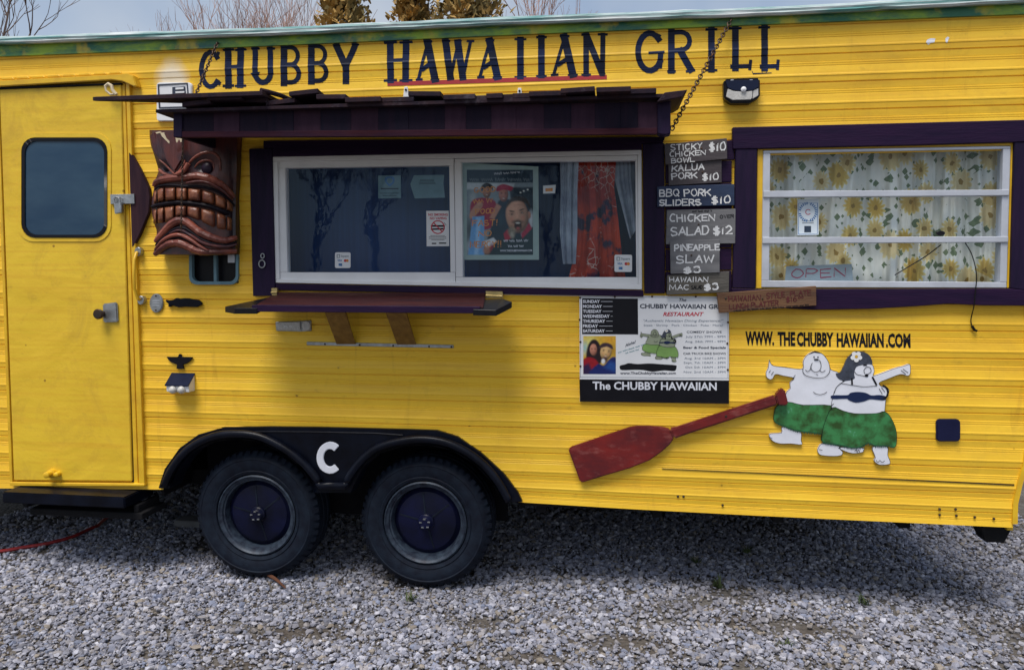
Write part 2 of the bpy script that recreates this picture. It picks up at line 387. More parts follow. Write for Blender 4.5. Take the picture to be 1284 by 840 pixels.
G = {
 'A': [[(0,0),(.5,1)],[(.5,1),(1,0)],[(.2,.36),(.8,.36)]],
 'B': [[(0,0),(0,1)],[(0,1),(.5,1)]+arc(.5,.77,.38,.23,80,-80,6)+[(0,.53)],[(0,.53),(.55,.53)]+arc(.55,.265,.43,.265,80,-80,6)+[(0,0)]],
 'C': [arc(.55,.5,.55,.5,55,305,14)], 'D': [[(0,0),(0,1)],[(0,1),(.35,1)]+arc(.35,.5,.65,.5,80,-80,8)+[(0,0)]],
 'E': [[(1,1),(0,1),(0,0),(1,0)],[(0,.52),(.8,.52)]], 'F': [[(1,1),(0,1),(0,0)],[(0,.52),(.8,.52)]],
 'G': [arc(.52,.5,.52,.5,50,350,15)+[(.62,.42)]], 'H': [[(0,0),(0,1)],[(1,0),(1,1)],[(0,.5),(1,.5)]],
 'I': [[(.5,0),(.5,1)]], 'J': [[(.9,1),(.9,.3)]+arc(.45,.3,.45,.3,0,-170,7)], 'K': [[(0,0),(0,1)],[(1,1),(.05,.42)],[(.3,.6),(1,0)]],
 'L': [[(0,1),(0,0),(1,0)]], 'M': [[(0,0),(.08,1),(.5,.2),(.92,1),(1,0)]], 'N': [[(0,0),(0,1),(1,0),(1,1)]],
 'O': [arc(.5,.5,.5,.5,90,450,16)], 'P': [[(0,0),(0,1)],[(0,1),(.5,1)]+arc(.5,.73,.48,.27,80,-80,6)+[(0,.46)]],
 'Q': [arc(.5,.5,.5,.5,90,450,16),[(.6,.25),(1,-.05)]],
 'R': [[(0,0),(0,1)],[(0,1),(.5,1)]+arc(.5,.75,.45,.25,80,-80,6)+[(0,.5)],[(.4,.5),(1,0)]],
 'S': [arc(.5,.75,.45,.25,30,250,8)+arc(.5,.25,.48,.26,80,-150,8)], 'T': [[(.5,0),(.5,1)],[(0,1),(1,1)]],
 'U': [[(0,1),(0,.35)]+arc(.5,.35,.5,.35,180,360,8)+[(1,1)]], 'V': [[(0,1),(.5,0),(1,1)]], 'W': [[(0,1),(.25,0),(.5,.8),(.75,0),(1,1)]],
 'X': [[(0,0),(1,1)],[(0,1),(1,0)]], 'Y': [[(0,1),(.5,.5),(1,1)],[(.5,.5),(.5,0)]], 'Z': [[(0,1),(1,1),(0,0),(1,0)]],
 '0': [arc(.5,.5,.45,.5,90,450,14)], '1': [[(.3,.8),(.5,1),(.5,0)]], '2': [arc(.5,.7,.42,.3,160,-30,8)+[(.05,0),(1,0)]],
 '3': [arc(.45,.75,.4,.25,140,-80,7)+arc(.45,.26,.48,.27,80,-140,8)], '4': [[(.7,0),(.7,1),(0,.35),(1,.35)]],
 '5': [[(.9,1),(.15,1),(.1,.58)]+arc(.45,.32,.45,.32,110,-140,8)], '6': [arc(.6,.55,.55,.45,100,180,5)+arc(.5,.28,.42,.28,180,530,12)],
 '7': [[(0,1),(1,1),(.35,0)]], '8': [arc(.5,.75,.36,.25,-90,270,10),arc(.5,.25,.46,.26,90,450,10)], '9': [arc(.5,.72,.42,.28,0,360,10)+[(.8,0)]],
 '$': [arc(.5,.7,.42,.2,30,250,7)+arc(.5,.3,.45,.2,80,-150,7),[(.42,-.08),(.42,1.08)],[(.62,-.08),(.62,1.08)]],
 '.': [[(.45,0),(.55,.08)]], '!': [[(.5,1),(.5,.3)],[(.47,0),(.53,.06)]], '-': [[(.1,.45),(.9,.45)]], ',': [[(.5,.1),(.35,-.15)]], "'": [[(.5,1),(.45,.8)]],
}
def hand(mb, s, x0, x1, y0, y1, h, w, off, jit=.05, gap=.3, rng=None):
    """hand lettering: baseline from (x0,y0) to (x1,y1), letter height h, stroke width w (pixels)"""
    rng = rng or random.Random(s)
    wid = [(.35 if ch in 'I1.!,\'' else 1.25 if ch in 'MW' else .6 if ch == ' ' else 1.0) for ch in s]
    tot = sum(wid) + gap*(len(s)-1); u = (x1-x0)/tot; x = 0; k = 0
    for ch, wd in zip(s, wid):
        if ch in G:
            sl = rng.uniform(-.06,.10); dy = rng.uniform(-.05,.05)*h; hh = h*rng.uniform(.93,1.07)
            for st in G[ch]:
                pts = []
                for gx, gy in st:
                    gx = gx + rng.uniform(-jit,jit); gy = gy + rng.uniform(-jit,jit)
                    if wd < .5: gx = .5 + (gx-.5)*.9
                    fx = (x+gx*wd)*u; yb = y0+(y1-y0)*fx/(x1-x0)
                    pts.append((x0+fx+sl*hh*gy, yb+dy-gy*hh))
                ribbon_px(mb, pts, w*rng.uniform(.85,1.15), off+k*5e-5); k = (k+1) % 12
        x += wd+gap
def squiggle(mb, x0, x1, y0, y1, h, w, off, seed=1):
    """print too small to read in the photograph: uneven little strokes in word lengths"""
    rg = random.Random(seed); x = x0; k = 0
    while x < x1-h*.4:
        wl = min(x1, x+h*rg.uniform(1.6,4.2)); pts = []; xx = x; up = True
        while xx < wl:
            f = (xx-x0)/(x1-x0); yb = y0+(y1-y0)*f
            pts.append((xx, yb-(h*rg.uniform(.7,1.05) if up else h*rg.uniform(0,.2)))); up = not up; xx += h*rg.uniform(.22,.42)
        if len(pts) > 2:
            ribbon_px(mb, pts, w, off+(k % 7)*4e-5); k += 1
        x = wl+h*.6
_tc = {}
def glyphs(s, bold, shear):
    key = (s, bold, shear)
    if key not in _tc:
        cu = bpy.data.curves.new('t', 'FONT'); cu.body = s; cu.size = 1; cu.resolution_u = 2; cu.offset = bold; cu.shear = shear
        ob = bpy.data.objects.new('t', cu); COL.objects.link(ob)
        bpy.context.view_layer.update()
        me = bpy.data.meshes.new_from_object(ob.evaluated_get(bpy.context.evaluated_depsgraph_get()))
        _tc[key] = ([(v.co.x, v.co.y) for v in me.vertices], [tuple(p.vertices) for p in me.polygons])
        bpy.data.objects.remove(ob); bpy.data.curves.remove(cu); bpy.data.meshes.remove(me)
    return _tc[key]
def printed(mb, s, x0, x1, y0, y1, h, off, bold=.0, shear=.0):
    """printed lettering between pixel columns x0 and x1, baseline y0 -> y1, capital height h"""
    vs, fs = glyphs(s, bold, shear)
    a = min(v[0] for v in vs); b = max(v[0] for v in vs); k = (x1-x0)/(b-a)
    nv = []
    for u, v in vs:
        fx = (u-a)*k
        nv.append(mb.bm.verts.new(P(x0+fx, y0+(y1-y0)*fx/(x1-x0)-v*h/.70, off)))
    for f in fs:
        try: mb.bm.faces.new([nv[i] for i in f])
        except ValueError: pass
def sm_closed(pts, k=3):
    n = len(pts); out = []
    for i in range(n):
        p0, p1, p2, p3 = (Vector(pts[(i+j) % n]) for j in (-1,0,1,2))
        for j in range(k):
            t_ = j/k; out.append(tuple(.5*((2*p1)+(p2-p0)*t_+(2*p0-5*p1+4*p2-p3)*t_*t_+(3*p1-p0-3*p2+p3)*t_**3)))
    return out
def flat(mb, px, off):
    return mb.poly([P(x, y, off) for x, y in px])

t = NT('printed_photograph')
at = t.n('Attribute', attribute_name='tone')
M['print'] = t.bsdf(at.outputs['Color'], .6, 0, None, .2)
class Picture:
    """a small printed photograph: soft shapes composited on a grid, then printed as colours on a flat sheet"""
    def __init__(s, x0, y0, x1, y1, step, bgcol, seed=1):
        s.nx = int((x1-x0)/step)+1; s.ny = int((y1-y0)/step)+1
        s.X, s.Y = np.meshgrid(np.linspace(x0,x1,s.nx), np.linspace(y0,y1,s.ny))
        s.C = np.ones((s.ny,s.nx,3))*np.array(bgcol); s.r = np.random.default_rng(seed)
    def noise(s, k):
        a = s.r.normal(0,1,(s.ny//k+3, s.nx//k+3)); a = np.kron(a, np.ones((k,k)))[:s.ny,:s.nx]
        for _ in range(max(1,k//2)): a = (a+np.roll(a,1,0)+np.roll(a,-1,0)+np.roll(a,1,1)+np.roll(a,-1,1))/5
        return a
    def lay(s, alpha, col, mul=None):
        c = np.ones(s.C.shape)*np.array(col)
        if mul is not None: c = c*mul[...,None]
        s.C = s.C*(1-alpha[...,None]) + c*alpha[...,None]
    def poly(s, pts, col, soft=6, mul=None, op=1.0):
        pts = np.array(sm_closed(pts) if len(pts) > 4 else pts, float); ins = np.zeros(s.X.shape, bool); d = np.full(s.X.shape, 1e9)
        for (ax,ay),(bx,by) in zip(pts, np.roll(pts,-1,0)):
            cond = ((ay > s.Y) != (by > s.Y)); xi = (bx-ax)*(s.Y-ay)/((by-ay) or 1e-9)+ax; ins ^= cond & (s.X < xi)
            l2 = (bx-ax)**2+(by-ay)**2 or 1e-9; t_ = np.clip(((s.X-ax)*(bx-ax)+(s.Y-ay)*(by-ay))/l2, 0, 1)
            d = np.minimum(d, np.hypot(s.X-ax-t_*(bx-ax), s.Y-ay-t_*(by-ay)))
        s.lay(np.clip(.5+np.where(ins,d,-d)/soft, 0, 1)*op, col, mul)
    def blob(s, cx, cy, rx, ry, col, op=1.0, soft=.3, ball=0.0, rot=0):
        c_, s_ = math.cos(rad(rot)), math.sin(rad(rot)); u = ((s.X-cx)*c_+(s.Y-cy)*s_)/rx; v = (-(s.X-cx)*s_+(s.Y-cy)*c_)/ry
        r = np.hypot(u, v); nz = np.sqrt(np.clip(1-r*r, 0, 1)); mul = 1-ball+ball*1.25*np.clip(.75*nz-.30*u-.42*v, 0, 1.2) if ball else None
        s.lay(np.clip((1-r)/soft, 0, 1)*op, col, mul)
    def face(s, cx, cy, rx, ry, skin, hair, k=1.0, open_mouth=False, rot=0):
        f = lambda u, v: (cx+(u*math.cos(rad(rot))-v*math.sin(rad(rot)))*rx, cy+(u*math.sin(rad(rot))+v*math.cos(rad(rot)))*ry)
        dark = tuple(q*.35 for q in skin); red = (skin[0]*1.0, skin[1]*.62, skin[2]*.6)
        s.blob(cx, cy, rx, ry, skin, 1, .12, .75, rot)
        for sx in (-.42,.42):
            s.blob(*f(sx,-.12), rx*.28, ry*.14, dark, .75, .8, 0, rot); s.blob(*f(sx,-.11), rx*.10, ry*.045, (.02,.015,.015), .95, .6)
            s.blob(*f(sx+.03,-.10), rx*.05, ry*.02, (.5,.5,.5), .6, .6); s.blob(*f(sx,-.27), rx*.30, ry*.055, hair, .85, .5, 0, rot+(14 if sx < 0 else -14)*(1 if open_mouth else .3)); s.blob(*f(sx*1.1,.18), rx*.26, ry*.2, red, .55, .9)
        s.blob(*f(0,.08), rx*.17, ry*.22, tuple(min(1,q*1.18) for q in skin), .7, .8); s.blob(*f(.02,.22), rx*.22, ry*.08, dark, .5, .8)
        if open_mouth:
            s.blob(*f(0,.36), rx*.62, ry*.16, hair, .85, .6); s.blob(*f(.02,.56), rx*.36, ry*.26, (.03,.008,.01), 1, .25); s.blob(*f(.02,.41), rx*.26, ry*.05, (.62,.58,.52), .9, .4); s.blob(*f(.02,.70), rx*.22, ry*.10, (.40,.08,.08), .9, .5)
        else:
            s.blob(*f(0,.50), rx*.34, ry*.07, (.45,.10,.10), .8, .6); s.blob(*f(0,.49), rx*.24, ry*.03, (.7,.66,.62), .9, .5)
    def mesh(s, f, off, parent, name='picture'):
        s.C = np.clip(s.C*(1+.05*s.noise(3)[...,None]+.05*s.noise(1)[...,None]), .004, .9)
        vs = [tuple(P(*f(float(x), float(y)), off)) for x, y in zip(s.X.ravel(), s.Y.ravel())]
        fs = [(j*s.nx+i, (j+1)*s.nx+i, (j+1)*s.nx+i+1, j*s.nx+i+1) for j in range(s.ny-1) for i in range(s.nx-1)]
        me = bpy.data.meshes.new(name); me.from_pydata(vs, [], fs)
        at = me.color_attributes.new('tone', 'FLOAT_COLOR', 'POINT'); at.data.foreach_set('color', np.concatenate([s.C, np.ones((s.ny,s.nx,1))], 2).reshape(-1).astype(np.float32))
        me.materials.append(M['print']); o = bpy.data.objects.new(name, me); COL.objects.link(o); attach(o, parent); return o

# ------------------------------------------------------------------ siding profile
Z_TOP = P(640, 44).z
GZ = P(1284, 58).z; PER = P(1284, 58).z - P(1284, 94.6).z
PROF = [(0, -4.68), (0.03, -4.68), (0.045, 2.03), (0.27, -0.94), (0.285, -1.72), (0.3, 0.78), (0.345, 0.47), (0.36, -1.09), (0.375, 1.09), (0.42, 0.78), (0.435, -0.78), (0.45, 0.94), (0.7, 3.43), (0.735, 4.99), (0.78, 5.15), (0.8, 3.28), (0.985, 1.09)]
def prof_breaks(z0, z1):
    out = []
    k0 = int((GZ-z1)/PER)-2; k1 = int((GZ-z0)/PER)+2
    for k in range(k0, k1+1):
        for tt, o in PROF: out.append((GZ-(k+tt)*PER, o*.001))
    return sorted(out)
_pb = prof_breaks(-.5, 3.5); _pz = [a for a, _ in _pb]; _po = [b for _, b in _pb]
def prof(z): return float(np.interp(z, _pz, _po))
def conform(mb, extra=.0012):
    """lay flat painted shapes onto the ribbed siding"""
    bm = mb.bm
    zs = [v.co.z for v in bm.verts]; lo, hi = min(zs), max(zs)
    for z, _ in _pb:
        if lo+1e-4 < z < hi-1e-4:
            bmesh.ops.bisect_plane(bm, geom=bm.verts[:]+bm.edges[:]+bm.faces[:], dist=1e-6, plane_co=(0,0,z), plane_no=(0,0,1))
    for v in bm.verts: v.co.y -= prof(v.co.z)+extra

# ------------------------------------------------------------------ ground
rng = np.random.default_rng(3)
def dirt(x, y):
    """0..1: bare trodden patches where the stones thin out"""
    s = 0
    for cx, cy, rx, ry in ((.05,-.42,.20,.07),(-.62,-.30,.12,.06),(.80,-.18,.35,.10),(1.05,-.62,.22,.10),(-.35,-.62,.16,.05),(.55,-.62,.10,.06),(-1.5,-.5,.3,.08)):
        s = np.maximum(s, np.exp(-(((x-cx)/rx)**2+((y-cy)/ry)**2)))
    s = np.maximum(s, np.clip((np.sin(2.3*x+1.1*y+.5)*np.sin(3.1*y-1.7*x+2.0)+.35*np.sin(7*x+3)*np.sin(9*y)-.45)*1.1, 0, .8))
    return s
def bumpz(x, y): return .012*np.sin(1.7*x+.6)*np.cos(1.3*y+.4) + .006*np.sin(4.1*x+2.2*y)
t = NT('dark_grit')
v = t.n('TexVoronoi', {'Vector': t.coord(), 'Scale': 42}); n1 = t.noise(3, det=5)
c = t.mix(v.outputs['Color'], (.075,.068,.062), (.15,.14,.13)); c = t.mix(t.ramp(n1, .4, .7), c, (.06,.046,.036))
M['grit'] = t.bsdf(c, .95, 0, t.bump(v.outputs['Distance'], .8, .02))
t = NT('crushed_gravel')
at = t.n('Attribute', attribute_name='tone')
n1 = t.noise(120, det=3)
M['gravel'] = t.bsdf(t.mix(t.math('MULTIPLY', t.ramp(n1, .4, .7), .35), at.outputs['Color'], (.10,.095,.10)), .8, 0, t.bump(n1, .3, .003))
bm = bmesh.new()
# fine patch near the trailer, joined to a coarse sheet that reaches the horizon
xs = [-1500,-300,-60,-20,-9]+[x*.25 for x in range(-28,21)]+[8,20,60,300,1500]
ys = [-1500,-300,-60,-20,-6]+[y*.25 for y in range(-12,13)]+[5,9,20,60,300,1500]
gv = [[bm.verts.new((x, y, float(bumpz(x,y))*(1 if abs(x)<9 and abs(y)<6 else 0)-.012)) for x in xs] for y in ys]
for j in range(len(ys)-1):
    for i in range(len(xs)-1): bm.faces.new((gv[j][i], gv[j][i+1], gv[j+1][i+1], gv[j+1][i]))
me = bpy.data.meshes.new('ground'); bm.to_mesh(me); bm.free(); me.materials.append(M['grit'])
o = bpy.data.objects.new('ground', me); COL.objects.link(o); tag(o, 'grey gravel lot under and around the yellow food trailer', kind='structure')
# the loose stones
def scatter(name, x0, x1, y0, y1, dens, smin, smax, seed):
    r = np.random.default_rng(seed)
    n = int((x1-x0)*(y1-y0)*dens)
    x = r.uniform(x0,x1,n); y = r.uniform(y0,y1,n)
    keep = r.uniform(0,1,n) > dirt(x,y)*.9
    x, y = x[keep], y[keep]; n = len(x)
    phi = (1+5**.5)/2
    iv = np.array([(-1,phi,0),(1,phi,0),(-1,-phi,0),(1,-phi,0),(0,-1,phi),(0,1,phi),(0,-1,-phi),(0,1,-phi),(phi,0,-1),(phi,0,1),(-phi,0,-1),(-phi,0,1)])
    iv /= np.linalg.norm(iv[0])
    fc = np.array([(0,11,5),(0,5,1),(0,1,7),(0,7,10),(0,10,11),(1,5,9),(5,11,4),(11,10,2),(10,7,6),(7,1,8),(3,9,4),(3,4,2),(3,2,6),(3,6,8),(3,8,9),(4,9,5),(2,4,11),(6,2,10),(8,6,7),(9,8,1)])
    size = smin*(smax/smin)**(r.uniform(0,1,n)**1.6)
    v = iv[None]*(1+r.uniform(-.28,.28,(n,12,1))) + r.uniform(-.18,.18,(n,12,3))
    v = v*(size[:,None,None]*np.stack([r.uniform(.8,1.3,n), r.uniform(.65,1.0,n), r.uniform(.45,.8,n)],1)[:,None,:])
    # random tilt then spin
    a = r.normal(0,.5,n); ca, sa = np.cos(a)[:,None], np.sin(a)[:,None]
    v = np.stack([v[...,0], v[...,1]*ca - v[...,2]*sa, v[...,1]*sa + v[...,2]*ca], -1)
    a = r.uniform(0,6.28,n); ca, sa = np.cos(a)[:,None], np.sin(a)[:,None]
    v = np.stack([v[...,0]*ca - v[...,1]*sa, v[...,0]*sa + v[...,1]*ca, v[...,2]], -1)
    z = bumpz(x,y) + r.uniform(-.010,.004,n)
    v = v + np.stack([x,y,z],1)[:,None,:]
    f = (fc[None]+12*np.arange(n)[:,None,None]).reshape(-1,3)
    me = bpy.data.meshes.new(name)
    me.vertices.add(n*12); me.vertices.foreach_set('co', v.reshape(-1).astype(np.float32))
    nf = len(f); me.loops.add(nf*3); me.loops.foreach_set('vertex_index', f.reshape(-1).astype(np.int32))
    me.polygons.add(nf); me.polygons.foreach_set('loop_start', (np.arange(nf)*3).astype(np.int32))
    me.polygons.foreach_set('use_smooth', np.zeros(nf, dtype=bool)); me.update(calc_edges=True)
    pal = np.array([(.34,.345,.38),(.27,.28,.32),(.46,.46,.48),(.36,.34,.32),(.22,.225,.25),(.30,.26,.20),(.55,.55,.56),(.25,.28,.35),(.17,.165,.17)])
    ci = r.choice(len(pal), n, p=[.24,.18,.15,.11,.10,.06,.06,.06,.04])
    colr = pal[ci]*np.array([.78,.79,.89])*r.uniform(.8,1.2,(n,1))
    dd = dirt(x,y)[:,None]; colr = colr*(1-.35*dd)+dd*np.array([.02,.008,-.012])
    colr = np.clip(colr*(1+.14*np.sin(1.9*x+.7)*np.sin(2.7*y+1.3))[:,None], .02, 1)
    at = me.color_attributes.new('tone', 'FLOAT_COLOR', 'POINT')
    at.data.foreach_set('color', np.repeat(np.concatenate([colr, np.ones((n,1))],1), 12, 0).reshape(-1).astype(np.float32))
    me.materials.append(M['gravel'])
    o = bpy.data.objects.new(name, me); COL.objects.link(o)
    return tag(o, 'loose grey crushed gravel stones covering the ground' if smax > .01 else 'small grit between the gravel stones', 'gravel', kind='stuff')
scatter('gravel', -4.2, 2.8, -1.5, 2.4, 3000, .007, .021, 1)
scatter('gravel_fines', -3.4, 2.4, -1.3, 1.2, 2600, .004, .008, 2)

# ------------------------------------------------------------------ trailer shell
XL = -4.9; XR = P(1284, 300).x + .03
tr = thing('food_trailer', (-1.4, 1.1, 0), 'yellow ribbed food trailer with a double wheel arch and navy block lettering', 'food trailer')
def zb(x):     # lower edge of the siding, as it sags
    pts = [(P(px,py).x, P(px,py).z) for px, py in ((-400,608),(7,612),(196,613),(648,629),(845,641),(1245,660))]
    return float(np.interp(x, [p[0] for p in pts], [p[1] for p in pts]))
corner = [(P(px,py).z, P(px,py).x) for px, py in ((1270,657),(1271,632),(1277,608),(1284,586))]
def xr(z): return float(np.interp(z, [c[0] for c in corner], [c[1] for c in corner]))
arch_o = [(199,613),(206,588),(224.5,562),(248,545),(279.5,536),(337,535),(400,535.7),(505,538.3),(546.7,539.6),(573,547.5),(601.7,567),(630.5,593),(649,617),(655,629)]
arch_w = [(P(x,y).x, P(x,y).z) for x, y in arch_o]
def arch_span(z):
    zz = z+.03
    top = max(p[1] for p in arch_w)
    if zz > top-.01: return None
    l = np.interp(-zz, [-p[1] for p in arch_w[:6]][::-1], [p[0] for p in arch_w[:6]][::-1])
    r = np.interp(-zz, [-p[1] for p in arch_w[7:]], [p[0] for p in arch_w[7:]])
    return (float(l)+.03, float(r)-.03)
def prect(x0, y0, x1, y1):
    a = P(x0,y1); b = P(x1,y0); return (a.x, b.x, a.z, b.z)
OPEN = [prect(345,192,802,354), prect(958,189,1266,358), prect(240,240,296,355)]
zlo = min(zb(x) for x in (XL, -3, -1, 0, 1.6))
zs = [(z, o) for z, o in _pb if zlo-.002 < z < Z_TOP+.05]
ez = sorted({e for r in OPEN for e in r[2:]})
rows = sorted(set([round(z,5) for z, _ in zs]+[round(e,5) for e in ez]+[round(Z_TOP+.05,5), round(zlo,5)]))
wb = MB()
for za, zc in zip(rows, rows[1:]):
    if zc-za < 1e-4: continue
    zm = (za+zc)/2; cuts = [(r[0], r[1]) for r in OPEN if r[2] <= zm <= r[3]]
    sp = arch_span(zm)
    if sp: cuts.append(sp)
    cuts.sort(); x = XL; segs = []
    for a, b in cuts:
        segs.append((x, a)); x = b
    segs.append((x, xr(zm)))
    # groove and its neighbour share a height: nudge the sample inside the row
    oa, oc = prof(za+1e-4), prof(zc-1e-4)
    for a, b in segs:
        nb = max(1, int((b-a)/.5)) if zm < zlo+.25 else 1
        for i in range(nb):
            xa, xb = a+(b-a)*i/nb, a+(b-a)*(i+1)/nb
            def zz(z, x): 
                k = max(0, 1-(z-zlo)/.25) if z < zlo+.25 else 0
                return z + k*(zb(x)-zlo)
            wb.poly([(xa,-oa,zz(za,xa)),(xb,-oa,zz(za,xb)),(xb,-oc,zz(zc,xb)),(xa,-oc,zz(zc,xa))])
body = wb.build('side_wall', 'yellow', tr)
# other faces of the shell
b = MB(); W_ = 2.25
b.box(XL-.02, XL, .012, W_-.012, .48, Z_TOP+.04); b.box(XR-.03, XR-.005, .012, W_-.012, .46, Z_TOP+.04); b.box(XL, XR-.03, W_-.01, W_, .06, Z_TOP+.04)  # far wall lengthened nearly to the ground, blocking light to darken the gravel underneath
b.build('outer_wall_and_light_skirt', 'yellow_trim', tr)
fa, fb = arch_w[0][0], arch_w[-1][0]
b = MB(); b.plan([(XL+.01,.03),(fa,.03),(fa,.34),(fb,.34),(fb,.03),(XR-.06,.03),(XR-.06,W_-.02),(XL+.01,W_-.02)], zlo+.06, zlo+.10)
b.build('floor', 'dark', tr)
b = MB()
for y in (.45, 1.75): b.box(XL+.1, XR-.2, y, y+.06, zlo-.02, zlo+.058)
for x in np.arange(XL+.3, XR-.3, .6): b.box(x, x+.05, .36 if fa-.06 < x < fb+.02 else .08, W_-.08, zlo+.012, zlo+.057)
b.build('chassis', 'dark', tr)
b = MB(); mx0, mx1 = arch_w[0][0]+.02, arch_w[-1][0]-.02; zt = max(p[1] for p in arch_w)
b.box(mx0+.1, mx1-.1, .30, .32, .30, zt); b.box(mx0, mx1, .02, .298, zt-.012, zt+.004); b.box(mx0-.02, mx0, .02, .298, .45, zt-.015); b.box(mx1, mx1+.02, .02, .298, .46, zt-.015)
b.build('wheel_well', 'well', tr)
b = MB(); b.box(XL+.01, XR-.06, .30, .32, P(640,420).z, Z_TOP); b.build('interior_wall', 'navy_panel', tr)
# roof: green fascia strip, weathered lip, crowned slab
def lined(name, mat, rows_px, off0, off1, bevel=.003, x0=-300, x1=1284+8):
    """a strip that follows the roof line: rows_px = (pixel x, top y, bottom y)"""
    m = MB(); top = []; bot = []
    for px, a, c in rows_px:
        top.append(P(px, a, off1)); bot.append(P(px, c, off1))
    for i in range(len(top)-1):
        m.hexa([(bot[i].x,-off1,bot[i].z),(bot[i+1].x,-off1,bot[i+1].z),(bot[i+1].x,-off0,bot[i+1].z),(bot[i].x,-off0,bot[i].z),
                (top[i].x,-off1,top[i].z),(top[i+1].x,-off1,top[i+1].z),(top[i+1].x,-off0,top[i+1].z),(top[i].x,-off0,top[i].z)])
    bmesh.ops.remove_doubles(m.bm, verts=m.bm.verts, dist=1e-5)
    inner = [f for f in m.bm.faces if abs(f.normal.x) > .9 and XL+.3 < f.calc_center_median().x < XR-.1]
    return m.build(name, mat, tr, bevel=0)
XP = (-560, 0, 340, 640, 1000, 1289)
lined('fascia_strip', 'green', list(zip(XP, (74,55,44,31.5,19,4), (92,71,57.5,44,29,17.5))), -.01, .016)
m = MB()
lip = []
rr = random.Random(4)
for i in range(61):
    px = -560 + (1289+560)*i/60
    yb = float(np.interp(px, XP, (72,55.5,44.5,31.5,18,3))); 
    base = P(px, yb, .045); k = rr.uniform(-.003,.003)
    lip.append([(base.x, .10, base.z+.055), (base.x, -.01, base.z+.050+k), (base.x, -.038, base.z+.040+k), (base.x, -.050, base.z+.026), (base.x, -.047+k, base.z+.016), (base.x,-.052,base.z+.010+k), (base.x, -.045, base.z+k), (base.x, -.012, base.z+.004)])
vv = [[m.bm.verts.new(p) for p in r] for r in lip]
for a, c in zip(vv, vv[1:]):
    for i in range(len(a)-1): m.bm.faces.new((a[i], a[i+1], c[i+1], c[i]))
m.build('roof_edge', 'roof_edge', tr, smooth=True)
m = MB(); m.extr([(XL-.03, Z_TOP+.065), (XR+.02, Z_TOP+.065), (XR+.02, Z_TOP+.09), (XL-.03, Z_TOP+.09)], .06, W_+.03); m.build('roof', 'roof', tr)
# corner moulding
m = MB()
pts = [(1290,40),(1290,560),(1285.5,586),(1279,608),(1273.5,632),(1273,657)]
for (xa,ya),(xb,yb) in zip(pts, pts[1:]):
    a0, a1, c0, c1 = P(xa-3.2,ya,.012), P(xa+3.2,ya,.012), P(xb-3.2,yb,.012), P(xb+3.2,yb,.012)
    m.hexa([(c0.x,-.012,c0.z),(c1.x,-.012,c1.z),(c1.x,.02,c1.z),(c0.x,.02,c0.z),(a0.x,-.012,a0.z),(a1.x,-.012,a1.z),(a1.x,.02,a1.z),(a0.x,.02,a0.z)])
m.build('corner_moulding', 'yellow_trim', tr)
# skirt trim line and seam strips
m = MB(); m.prism([(830,587.2),(1272,607.0),(1272,608.4),(1050,597.8),(830,587.5)], 0, .0068); m.build('seam', 'dark_steel', tr)
for px, py in ((1178,638),(1198,638),(1222,648),(1246,650),(850,622),(857,622),(906,633),(1178,645),(1199,646)):
    m = MB(); m.disc(P(px,py,.004), ((.006,0),(.006,-.004),(.002,-.006)), 8); m.build('bolt', 'dark_steel', tr)
for q in ([(1162,50.5),(1167,48.6),(1172.5,49),(1171,54),(1167,54.6),(1163.5,57),(1160.5,54)], [(1185,49),(1188,46.5),(1190,48),(1188.4,51),(1187,55),(1185,53.5)]):
    m = MB(); flat(m, q, 0); conform(m, .001); m.build('paint_chip', 'offwhite', tr)

# ---- door
def quad_prism(mb, x0, y0, x1, y1, lean0, lean1, off0, off1):
    return mb.prism([(x0,y0),(x1,y0),(x1+lean1,y1),(x0+lean0,y1)], off0, off1)
door = MB()
door.prism([(-1,112),(151.5,106),(165,603),(17,602)], -.01, .022)
door = door.build('door', 'yellow_door', tr, bevel=.004)
# recess ring, gasket, tinted pane
def ring(mb, outer, inner, off0, off1):
    n = len(outer)
    for i in range(n):
        j = (i+1) % n
        a, bq, c, d = P(*outer[i],off1), P(*outer[j],off1), P(*inner[j],off1), P(*inner[i],off1)
        mb.hexa([(d.x,-off1,d.z),(c.x,-off1,c.z),(c.x,-off0,c.z),(d.x,-off0,d.z),(a.x,-off1,a.z),(bq.x,-off1,bq.z),(bq.x,-off0,bq.z),(a.x,-off0,a.z)])
    bmesh.ops.remove_doubles(mb.bm, verts=mb.bm.verts, dist=1e-5)
m = MB(); ring(m, rrect(27,173,134,298,17), rrect(31,177,130.5,294.5,15), .0, .030); dw = m.build('window_gasket', 'black', door, smooth=True)
m = MB(); ring(m, rrect(22,167,139,303,20), rrect(26.5,172.5,134.5,298.5,17), .0, .0262); m.build('pressed_rim', 'yellow_door', door)
m = MB(); m.prism(rrect(30.5,176.5,131,295,15), .01, .0245); m.build('window_pane', 'door_glass', door)
m = MB(); m.prism([(138,244),(168,243.5),(168.5,255.5),(138.5,256)], .02, .034); hp = m.build('hasp', 'steel', door, bevel=.001)
m = MB(); m.prism([(128,381),(146,379),(147.5,403.5),(129,404.5)], .02, .036); lk = m.build('deadbolt', 'steel', door, bevel=.006, seg=2)
m = MB(); c = P(128, 393.5, .04); m.disc(c, ((.017,.01),(.017,-.018),(.026,-.022),(.028,-.034),(.024,-.040),(.012,-.041)), 24); m.build('knob', 'dark_steel', door, smooth=True)
m = MB(); c = P(65, 593, .03); m.disc(c, ((.024,.01),(.024,-.012),(.017,-.014),(.017,-.045),(.012,-.048)), 18); m.build('door_stop', 'yellow_trim', door, smooth=True)
m = MB(); c = P(73, 594, .03); m.disc(c, ((.014,.01),(.014,-.02),(.009,-.024)), 14); m.build('door_bumper', 'yellow_trim', door, smooth=True)
